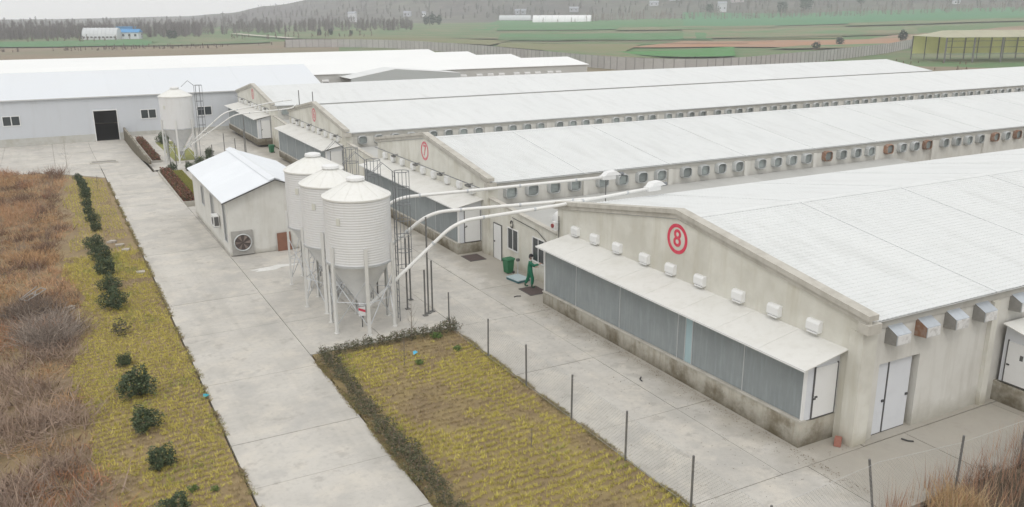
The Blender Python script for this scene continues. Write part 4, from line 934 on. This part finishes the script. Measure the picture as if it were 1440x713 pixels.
# dead reeds at the right-hand corner
def reeds():
    n = 330; x = rng.uniform(19.0, 32, n); y = rng.uniform(12.0, 14.25, n)+.09*(x-21); k = (y < 14.9) ; x, y = x[k], y[k]
    blades('dead_reeds', np.c_[x, y, np.zeros(len(x))-.05], .95+.35*vnoise(x, y, 2, 3), .10, 6, tintmix(len(x), [(.42,.26,.18),(.48,.34,.24),(.36,.20,.13)]), VEG, width=.008, tilt=.12)
    n = 900; x = rng.uniform(21.5, 34, n); y = rng.uniform(8, 13.9, n)+.05*(x-21)
    blades('dry_brush', np.c_[x, y, np.zeros(len(x))-.05], .38, .2, 18, tintmix(len(x), [(.14,.11,.08),(.20,.15,.10),(.10,.085,.06)]), VEG, width=.012, tilt=.7)
    n = 26; x = 21.9+rng.normal(0,.4,n); y = 13.0+rng.normal(0,.3,n)
    blades('straw_clump', np.c_[x, y, np.zeros(n)], .75, .14, 30, tintmix(n, [(.50,.35,.18),(.42,.28,.15),(.55,.43,.26)]), VEG, width=.011, tilt=.5)
    so2 = part('rough_ground', MB().prism([(20.4,4,-.015),(40,4,-.015),(40,14.6,-.015),(27,14.6,-.015),(23,14.15,-.015),(21.3,13.7,-.015)], (0,0,-.2)), mat('dark_soil', (.14,.11,.08), 1, n1=[(1.2,.6,(.2,.16,.11),.42,.6)], bump=(10,.9,.06)), None); so2['kind'] = 'structure'
reeds()
# shrubs
def shrub_mesh(name, r, h, n, pal, wts, size=.07, seed=0):
    u = rng.normal(size=(n, 3)); u /= np.linalg.norm(u, axis=1)[:, None]; rad = rng.uniform(.45, 1, n)**.5
    lob = 1+.30*np.sin(u[:, 0]*5+seed)+.26*np.cos(u[:, 1]*6+seed*2)+.12*np.sin(u[:, 2]*9)
    c = u*(rad*lob)[:, None]*np.array((r, r, h/2)); c[:, 2] = np.maximum(c[:, 2]+h/2+.05, .03)
    cc = tintmix(n, pal, wts)
    return leafmesh(name, c, size, cc, LEAF)
DG = [(.05,.075,.035),(.07,.10,.045),(.11,.15,.075),(.03,.045,.022)]
BUSH = [shrub_mesh('foliage', .56, .92, 3400, DG, [.3,.35,.2,.15], .045, s) for s in (0, 1.3, 2.9)]
SPARSE = shrub_mesh('foliage', .5, .7, 420, [(.10,.10,.06),(.16,.13,.08),(.07,.08,.04)], None, .06, 2)
STEM = MB().tube([(0,0,-.05),(.02,.01,.35),(.05,-.02,.6)], .022, 6, .01).tube([(0,0,.1),(-.15,.08,.5)], .014, 5, .006).tube([(0,0,.15),(.1,.18,.6)], .013, 5, .006).mesh('stem', BARK)
def shrub(name, x, y, s, label, me, group, cat='shrub', z=0, zs=1.):
    t = thing(name, label, cat, (x, y, z+float(gz(y))), random.uniform(0, 6.28), group); t.scale = (s, s, s*zs)
    link('foliage', me, t); link('stem', STEM, t); return t
bushes = [(1.75,23.6,.75),(1.72,26.9,.72),(1.55,29.9,.8),(1.62,33.0,1.05),(1.45,36.4,.5),(1.61,40.3,.0),(1.66,44.3,.95),(1.69,47.3,.85),(1.69,50.7,.95),(1.7,53.9,.95),(1.5,57,.9),(1.85,62.8,.8),(1.8,65.6,.95),(1.7,68.9,.8),(1.75,71.8,.9),(1.85,75.6,.95),(1.9,78.4,.85),(1.85,80.9,.9),(1.75,83.2,.75),(1.65,85.6,.8)]
i = 0
for (x, y, s) in bushes:
    if s == 0: shrub('small_shrub', x, y, .9, 'thin leafless brown shrub in the gap of the green bush row', SPARSE, 'roadside bushes on the verge'); continue
    shrub('roadside_bush', x, y, s*(1.02 if y < 60 else .78), ORD[i]+' dark green round bush of the verge row, counted from the near end', BUSH[i % 3], 'roadside bushes on the verge'); i += 1
# far row of bushes continues as described; hedge round the grass bed
HP = [(.11,.115,.06),(.19,.16,.105),(.075,.09,.04),(.24,.17,.12)]
HB = [shrub_mesh('foliage', .46, .52, 1100, HP, [.4,.2,.3,.1], .036, s) for s in (.4, 2.2)]
k = 0; y = 32.9
while y > 13:
    shrub('hedge_shrub', 8.93+random.uniform(-.1,.1), y, random.uniform(.62,.98), ORDX(k+1)+' low shrub of the road-side hedge, counted from the corner by the silos', HB[k % 2], 'road-side hedge of the grass bed', 'hedge'); y -= .72; k += 1
for k in range(10):
    x = 9.0+k*.65; s = random.uniform(.62,.85) if k < 9 else 1.05
    shrub('hedge_shrub', x, 33.45+random.uniform(-.05,.05), s, ORDX(k+1)+' low sparse shrub between grass bed and silos, counted from the road' if k < 9 else 'thickest dark shrub at the fence end of the hedge before the silos', HB[k % 2] if k == 9 else HB[(k+1) % 2], 'back hedge of the grass bed', 'hedge')
for i, (x, y, s, l) in enumerate([(12.2,30.7,.35,'small green weed tuft in the middle of the grass bed'),(14.2,31.3,.35,'light green weed tuft near the fence in the grass bed'),(14.0,33.0,.5,'green weed patch at the fence corner of the grass bed'),(2.4,25.0,.3,'small bright weed on the verge behind the nearest bush'),(3.0,24.7,.25,'tiny green weed on the verge close to the road')]):
    shrub('weed', x, y, s, l, shrub_mesh('foliage', .5, .5, 300, [(.12,.19,.04),(.09,.15,.04)], None, .09, i), None, 'weed')
def sapling(x, y, h, label, z=0, lean=.05, nb=14, r=.022):
    t = thing('bare_sapling', label, 'sapling', (x, y, z)); tr = MB().tube([(0,0,-.05),(lean*.4,0,h*.5),(lean,.03,h)], r, 6, .005); part('trunk', tr, BARK, t); t.location.z += float(gz(y))
    b = MB()
    for i in range(nb):
        z0 = h*random.uniform(.25,.9); a = random.uniform(0,6.28); L = h*random.uniform(.12,.28)*(1.3-z0/h)
        b.tube([(lean*z0/h,0,z0),(math.cos(a)*L*.6,math.sin(a)*L*.6,z0+L*.6),(math.cos(a)*L,math.sin(a)*L,z0+L*1.3)], .006, 4, .002)
    part('twigs', b, BARK, t)
sapling(12.9,33.3,1.9,'bare sapling standing in the hedge before the nearest silo'); sapling(11.6,30.9,1.1,'small bare shrub inside the grass bed',nb=26); sapling(12.8,22.4,.7,'tiny bare twig plant near the front of the grass bed',nb=16)
sapling(1.0,94.2,3.0,'bare young tree at the bend of the back yard apron',z=-.2); sapling(-5.6,95.5,2.2,'thin bare sapling at the left edge by the apron',z=-.4)
sapling(2.9,79.5,1.3,'bare twig shrub on the verge between bushes and road',nb=20); sapling(-.4,83,1.4,'bare brown shrub left of the bush row',nb=22)
# raised planter beds near the lone silo
def planter(x0, x1, y0, y1, label, plants):
    t = thing('planter_bed', label, 'planter', (x0, y0, T(9,y0)-(.12 if y0 < 80 else 0))); L = y1-y0; W_ = x1-x0
    part('kerb', MB().box(-.12,0,-.12,L,-.6,.16).box(0,W_,-.12,0,-.3,.16).box(W_,W_+.12,-.12,L,-.1,.14), COPING, t)
    part('soil', MB().box(.0,W_,.0,L,-.3,.05), SOIL, t)
    n = int(L*W_*260); c = np.c_[rng.uniform(.05,min(W_,1.0)-.05,n), rng.uniform(.05,L-.05,n), rng.uniform(.08,.55,n)]
    o = link('red_hedge', leafmesh('red_hedge', c, .07, tintmix(n, [(.17,.055,.035),(.24,.09,.055),(.11,.06,.03),(.09,.09,.03)]), LEAF), t)
    if W_ > 1.1:
        n = int(L*(W_-1)*400); P = np.c_[rng.uniform(1.0,W_,n), rng.uniform(0,L,n), np.full(n,.05)]
        blades('lawn', P, .12, .05, 6, tintmix(n, [(.30,.30,.06),(.22,.25,.05),(.35,.30,.09)]), VEG, parent=t, width=.014)
planter(8.5, 10.5, 70.1, 85.3, 'planter bed of red hedge and grass between the road and the small hut', 0)
planter(8.8, 9.7, 93.5, 111, 'raised planter bed with clipped red hedge before the long grey barn', 0)
rw = part('retaining_wall', MB().prism([(8.12,90,.12),(8.12,117.8,.12),(8.12,117.8,-1.6),(8.12,106,-1.6),(8.12,92,-.5),(8.12,90,-.3)], (.22,0,0)), CONCD, None); tag(rw, 'low concrete retaining wall beside the raised red planter', 'retaining wall')
lawn2 = part('side_lawn', MB().prism([(10.9,93,-.66),(13.6,93,-.66),(13.6,110,-.93),(10.9,110,-.93)], (0,0,-.1)), mat('lawn_green', (.20,.22,.06), 1, n1=(2,.5,(.3,.26,.1),.4,.6)), None); lawn2['kind'] = 'structure'
for i, (x, y, s) in enumerate([(11.6,108,1.2),(14.6,95,.8),(13.9,90.5,.8),(11.3,86.0,.8),(12.6,87.9,.9),(9.9,86.8,.7)]):
    shrub('dark_bush', x, y, s, ORD[i]+' dark bush around the lone silo, counted from the long grey barn side', BUSH[i % 3], 'bushes around the lone silo')
# broken chair frame lying in the brush
jf = thing('broken_frame', 'broken grey wooden frame dumped in the dry brush', 'wooden frame', (-1.75, 47.2, .30), .6); jf.scale = (.6,.6,.6)
WD = mat('weathered_wood', (.30,.28,.26), .9)
for (a, b) in (((-.9,-.2,.0),(.9,-.2,.5)),((-.9,.5,.0),(.9,.5,.5)),((-.9,-.2,.0),(-.9,.5,.0)),((0,-.2,.25),(0,.5,.25)),((.9,-.2,.5),(.9,.5,.5)),((-.2,-.2,.2),(.4,.5,.35)),((-1.0,.8,-.1),(.8,.9,.6))):
    part('slat', MB().tube([a, b], .045, 4), WD, jf)
for i, (x, y) in enumerate([(2.9,57.6),(3.2,56.1),(2.6,58.9),(-.3,45.5),(-.5,43.8),(-.2,42.2),(3.5,50.2)]):
    o = part('rubble_stone', MB().box(-.22,.2,-.15,.18,-.02,.10).box(-.05,.3,.1,.3,-.02,.06), mat('rubble', (.42,.38,.33), .95), None, (x,y,T(0,y)), rz=i*1.3); tag(o, ORD[i]+' pale stone of the rubble on the verge, counted from the path crossing', 'stone', 'rubble stones on the verge')
# ------------------------------------------------------------------ perimeter wall
def perimeter():
    pts = [(96,386),(107.1,383),(120,372),(132.7,356),(139.6,331),(142.7,306),(142.2,282),(139.8,258),(138,232),(136.5,210),(137.3,193.5),(141,183),(145,175.5),(153.9,172.8),(167.3,175.5),(183.4,181.7),(210.2,191.6),(239,202.9),(275.4,218),(322.5,238.3)]
    t = thing('perimeter_wall', 'long grey concrete panel wall curving round the back of the farm', 'wall', (140,200,-1.4))
    pm = mat('wall_panel_grey', (.45,.435,.42), .95, n1=(.5,.4,(.33,.31,.30),.4,.7), rand=.07); po = mat('wall_post', (.27,.26,.25), .95)
    L = 2.9; P = [Vector(p) for p in pts]; o = Vector((140,200)); cur = P[0].copy(); k = 0; out_ = [cur.copy()]
    seg = 0
    while seg < len(P)-1:
        d = P[seg+1]-cur
        if d.length < L: seg += 1; continue
        cur = cur+d.normalized()*L; out_.append(cur.copy())
    pme = {}
    for a, b in zip(out_, out_[1:]):
        ang = math.atan2(b.y-a.y, b.x-a.x); za = T(a.x,a.y)+1.4
        if 'p' not in pme:
            mb = MB()
            for j in range(5): mb.box(.08,L-.02,-.03,.03,-.3+j*.72,-.3+j*.72+.70)
            mb.box(0,L,-.06,.06,3.3,3.38)
            pme['p'] = mb.mesh('panel', pm); pme['q'] = MB().box(-.1,.1,-.12,.12,-.3,3.42).mesh('post', po)
        q = link('panel', pme['p'], t, (a.x-o.x,a.y-o.y,za), ang); q = link('post', pme['q'], t, (a.x-o.x,a.y-o.y,za), ang)
perimeter()
# ------------------------------------------------------------------ open shed with yellowish sheets
def shed():
    t = thing('open_shed', 'open steel shed with pale yellow translucent roof at the right edge', 'shed', (239,169,-1.4), R(-22))
    YS = mat('yellow_sheet', (.84,.84,.50), .7, n1=(.2,.3,(.48,.50,.22),.4,.7), rand=.05); YR = mat('pale_roof_sheet', (.72,.70,.55), .6, n1=(.15,.3,(.52,.51,.38),.4,.7), rand=.03)
    for i in range(6):
        x = i*9.0; part('column', MB().box(x-.18,x+.18,-.18,.18,0,7.3), POST, t); part('column', MB().box(x-.15,x+.15,17.85,18.15,0,7.3), POST, t)
        if i < 5: part('column', MB().box(x+4.4,x+4.6,17.9,18.1,0,7.3), POST, t)
    for z in (2.4,4.4,6.2,7.2): part('girt', MB().box(0,45,-.08,.08,z,z+.14), POST, t)
    for i in range(15):
        a = i*3.0
        part('wall_sheet', MB().box(a+.02,a+2.98,18.2,18.26,1.8,7.25), YS, t)
        seg = [(-.6,7.3),(2.5,8.3),(5,8.9),(9,9.1),(13,8.9),(15.5,8.3),(18.6,7.3)]
        if i < 2: continue
        rf = MB()
        rf.prism([(a+.01,y,z) for y, z in seg]+[(a+.01,y,z+.12) for y, z in seg[::-1]], (2.98,0,0)); part('roof_sheet', rf, YR, t)
    seg = [(-.6,7.3),(2.5,8.3),(5,8.9),(9,9.1),(13,8.9),(15.5,8.3),(18.6,7.3)]
    for (ya, za), (yb_, zb_) in zip(seg, seg[1:]):
        part('hip_sheet', MB().prism([(-.4,ya,7.3),(6,ya,za),(6,yb_,zb_),(-.4,yb_,7.3)][::-1], (0,0,.1)), YR, t)
shed()
# ------------------------------------------------------------------ distant buildings
def dome(x, y, L, W_, H_, rz, label, name='greenhouse', col=(.6,.62,.64), slots=True):
    t = thing(name, label, 'greenhouse', (x,y,T(x,y)), rz); m = mat('film_'+str(col), col, .5, n1=(.3,.4,tuple(c*.85 for c in col),.4,.7)); n = 12; k = 9
    for i in range(k):
        a = L*i/k; mb = MB(); pts = [(W_/2*math.cos(q), H_*math.sin(q)) for q in np.linspace(0, math.pi, n+1)]
        e0 = 1-.0; mb.prism([(a,p,z) for p, z in pts]+[(a,p*.97,z*.97) for p, z in pts[::-1]], (L/k-.12,0,0)); part('film_bay', mb, m, t)
        part('rib', MB().tube([(a,p*1.01,z*1.01) for p, z in pts], .12, 4), GALV, t)
    for xx in (.05, L-.2):
        part('end_wall', MB().prism([(xx,W_/2*math.cos(q)*.97,H_*math.sin(q)*.97) for q in np.linspace(0, math.pi, n+1)], (.08,0,0)), m, t)
    if slots:
        for i in range(k): part('opening', MB().box(L*i/k+.4,L*(i+1)/k-.5,-W_/2-.05,-W_/2+.1,.8,1.7), FRAME, t)
dome(24.5,552,19,9,6.3,R(-24),'round silver domed greenhouse at the far left field edge')
dome(425,742,56,12,7.0,R(-38),'long low white greenhouse in the far middle of the fields','greenhouse',(.85,.85,.87),False)
dome(437,835,34,9,5.0,R(-38),'pale skeletal greenhouse behind the long white one','greenhouse',(.60,.62,.64),False)
def house(x, y, L, W_, H_, rz, label, wc, rc, nwin=3, flat=False, name='house'):
    t = thing(name, label, 'house', (x,y,T(x,y)), rz); wm = mat('hw'+str(wc), wc, .9); rm = mat('hr'+str(rc), rc, .8)
    part('wall', MB().box(0,L,0,W_,-.5,H_), wm, t)
    if flat: part('roof', MB().box(-.3,L+.3,-.3,W_+.3,H_+.01,H_+.4), rm, t)
    else: part('roof', MB().prism([(-.4,-.5,H_+.01),(-.4,W_/2,H_+1.8),(-.4,W_+.5,H_+.01)], (L+.8,0,0)), rm, t)
    for i in range(nwin):
        a = L*(i+.5)/nwin; part('window', MB().box(a-.6,a+.6,-.05,-.002,H_*.4,H_*.4+1.3), GLASS, t)
    return t
house(42.5,548,10,7,3.6,R(-24),'white walled shed with bright blue roof beside the domed greenhouse',(.66,.70,.74),(.06,.27,.55),3)
house(41.5,556,9,6,6.3,R(-24),'taller blue block behind the white walled shed',(.10,.30,.52),(.08,.28,.52),2,True)
HS = [(650,735,9,8,9.5,'tall white house among far trees right of the fields',(.62,.62,.66)),(815,574,6,5,3.4,'tiny white hut on the upper right field edge',(.75,.76,.78)),(291,900,8,6,9,'white narrow house at the foot of the hill, far left',(.7,.7,.74)),(372,948,8,7,4,'grey-roofed cottage left of the far conifer clump',(.5,.5,.55)),(388,932,4,4,4,'small white cube house beside the far conifer clump',(.78,.78,.8)),(626,824,10,7,4,'pale farmhouse below the hill, centre right',(.55,.55,.6)),(660,832,14,7,3.5,'long low farm shed on the far field edge',(.5,.5,.55)),
 (760,720,16,8,4,'low pink-roofed farmhouse on the upper slope',(.5,.42,.42)),(700,770,14,8,4,'pinkish house row end on the slope',(.48,.42,.44)),(840,660,15,8,4,'wide farmhouse at the upper right slope',(.48,.42,.42)),(905,640,12,8,4,'farmhouse near the right picture edge',(.5,.44,.44)),(480,880,12,7,4,'hazy farmhouse behind the long greenhouse',(.45,.45,.5)),(540,860,10,7,4,'hazy farmhouse right of the long greenhouse',(.45,.45,.5))]
for x, y, L, W_, H_, l, c in HS: house(x, y, L, W_, H_, R(-35), l, c, (.34,.22,.21) if c[0] < .53 and c[2] < .47 else (.36,.37,.42), 2)
# ------------------------------------------------------------------ far trees
def conifer(x, y, h, w_, label, n=700, pal=((.03,.055,.045),(.05,.075,.055),(.025,.04,.035))):
    t = thing('evergreen_tree', label, 'tree', (x,y,T(x,y)))
    part('trunk', MB().tube([(0,0,-.3),(0,0,h*.5)], .25, 6, .12), BARK, t)
    u = rng.normal(size=(n, 3)); u /= np.linalg.norm(u, axis=1)[:, None]; rr = rng.uniform(.3,1,n)**.4; lob = 1+.25*np.sin(u[:,0]*6+x)+.2*np.cos(u[:,1]*5+y)
    c = u*(rr*lob)[:, None]*np.array((w_/2, w_/2, h*.46)); c[:, 2] += h*.54
    link('crown', leafmesh('crown', c, h*.075, tintmix(n, pal), LEAF), t)
for i, (x, y, h, w_, l) in enumerate([(311,737,8,6,'leftmost dark evergreen of the far clump below the hill'),(316,735,10,6,'tallest dark evergreen in the far clump below the hill'),(321,732,8,6,'rightmost dark evergreen of the far clump below the hill'),(640,737,10,8,'dark tree before the tall white house'),(683.5,675,12,9,'dark purple-brown tree on the far green field edge'),(713.6,672,15,14,'largest dark tree on the far green field edge'),(776,655,9,7,'small dark tree right of the largest far tree'),(830,682,12,10,'dark tree at the top edge right of the field'),(341,263,4.5,4,'small dark bush behind the perimeter wall'),(67,525,5,6,'dark bush right of the blue shed'),(300,262,3.2,3,'dark shrub on the orange field behind the wall'),(270,247,3,3,'small brown shrub on the orange field'),(150,520,4,2.5,'first of the small cypresses by the white path'),(157,520,4,2.5,'second of the small cypresses by the white path'),(168,515,3,2.2,'third of the small cypresses by the white path')]):
    conifer(x, y, h, w_, l)
def bare_wood(name, pts, hs, col, n=230):
    """a far-off leafless wood: trunks and thin twig slivers, one mass"""
    V = []; F = []; 
    K = len(pts); tot = K*n
    P = np.repeat(pts, n, 0); H_ = np.repeat(hs, n)
    f = rng.uniform(.12, 1, tot); a = rng.uniform(0, 6.28, tot); sp = H_*.24*np.sqrt(np.clip(1.05-f, 0, 1))*rng.uniform(.1, 1, tot)
    base = P+np.c_[np.cos(a)*sp*.35, np.sin(a)*sp*.35, f*H_*.8]; tip = P+np.c_[np.cos(a)*sp*1.5, np.sin(a)*sp*1.5, np.minimum(f*H_*.8+H_*.13, H_*rng.uniform(.85, 1.05, tot))]
    wv = np.c_[-np.sin(a+1), np.cos(a+1), np.zeros(tot)]*.075
    tb = pts.copy(); tt = pts+np.c_[np.zeros(K), np.zeros(K), hs]; tw = np.tile([[.8, -.5, 0]], (K, 1))*.08; tw2 = np.tile([[.5, .8, 0]], (K, 1))*.08
    V = np.concatenate([np.stack([base-wv, base+wv, tip], 1), np.stack([tb-tw, tb+tw, tt], 1), np.stack([tb-tw2, tb+tw2, tt], 1)], 0)
    k = len(V); me = bpy.data.meshes.new(name); me.vertices.add(k*3); me.vertices.foreach_set('co', V.reshape(-1)); me.loops.add(k*3); me.loops.foreach_set('vertex_index', np.arange(k*3, dtype=np.int32))
    me.polygons.add(k); me.polygons.foreach_set('loop_start', np.arange(0, k*3, 3, dtype=np.int32)); me.polygons.foreach_set('loop_total', np.full(k, 3, dtype=np.int32)); me.update(calc_edges=True)
    me.materials.append(mat('wood_'+name+str(col), col, 1)); o = link(name, me); o['kind'] = 'stuff'; return o
def scatter(n, a0, a1, r0, r1, h0, h1, clump=60):
    a = np.radians(rng.uniform(a0, a1, n)); r = rng.uniform(r0, r1, n); x = r*np.sin(a); y = r*np.cos(a)
    k = vnoise(x, y, clump, 31) > .22; x, y = x[k], y[k]
    z = np.array([T(p, q) for p, q in zip(x, y)])-.3; h = rng.uniform(h0, h1, len(x))*(.75+.5*vnoise(x, y, 40, 32))
    return np.c_[x, y, z], h
p, h = scatter(620, -6, 9, 550, 660, 6, 10.5); bare_wood('bare_wood', p, h, (.19,.165,.165))
p, h = scatter(420, 5, 22, 600, 800, 6, 11); bare_wood('bare_wood', p, h, (.19,.165,.165))
p, h = scatter(800, -6, 62, 960, 1220, 6, 10, 90); bare_wood('bare_wood', p, h, (.17,.145,.145))
p, h = scatter(500, 30, 64, 830, 960, 5, 10, 90); bare_wood('bare_wood', p, h, (.25,.19,.18), 80)
p, h = scatter(1100, 10, 64, 1220, 1560, 6, 10, 130); bare_wood('bare_wood', p, h, (.15,.13,.13), 60)
p, h = scatter(90, -6, 20, 500, 530, 2, 4, 30); bare_wood('far_scrub', p, h, (.18,.14,.11), 80)
p, h = scatter(260, -8, 17, 400, 425, 1.2, 2.4, 20); bare_wood('far_scrub', p, h, (.17,.13,.11), 60)
p, h = scatter(260, 30, 56, 225, 300, .5, 1.3, 12); bare_wood('far_scrub', p, h, (.22,.15,.10), 60)
for i, (x, y, h_) in enumerate([(109,597,14.5),(304,713,32)]):
    t = thing('power_pole', ['bare pole rising from the far left tree belt','tall thin mast beside the far conifer clump'][i], 'pole', (x,y,T(x,y)))
    part('pole', MB().tube([(0,0,-.5),(0,0,h_)], .28, 6, .16), POST, t); part('crossarm', MB().box(-1.3,1.3,-.12,.12,h_-1.2,h_-.9), POST, t)
# ------------------------------------------------------------------ haze: closed box round everything
hz = MB().box(-1950, 1950, -1950, 1950, -2.9, 150).mesh('haze'); hm = bpy.data.materials.new('haze'); hm.use_nodes = True; hm.node_tree.nodes.clear()
ho = hm.node_tree.nodes.new('ShaderNodeOutputMaterial'); pv = hm.node_tree.nodes.new('ShaderNodeVolumePrincipled'); pv.inputs['Color'].default_value = (.94,.96,1,1); pv.inputs['Density'].default_value = .00045; pv.inputs['Anisotropy'].default_value = .3
hm.node_tree.links.new(pv.outputs[0], ho.inputs['Volume']); hz.materials.append(hm); link('haze', hz)['kind'] = 'stuff'
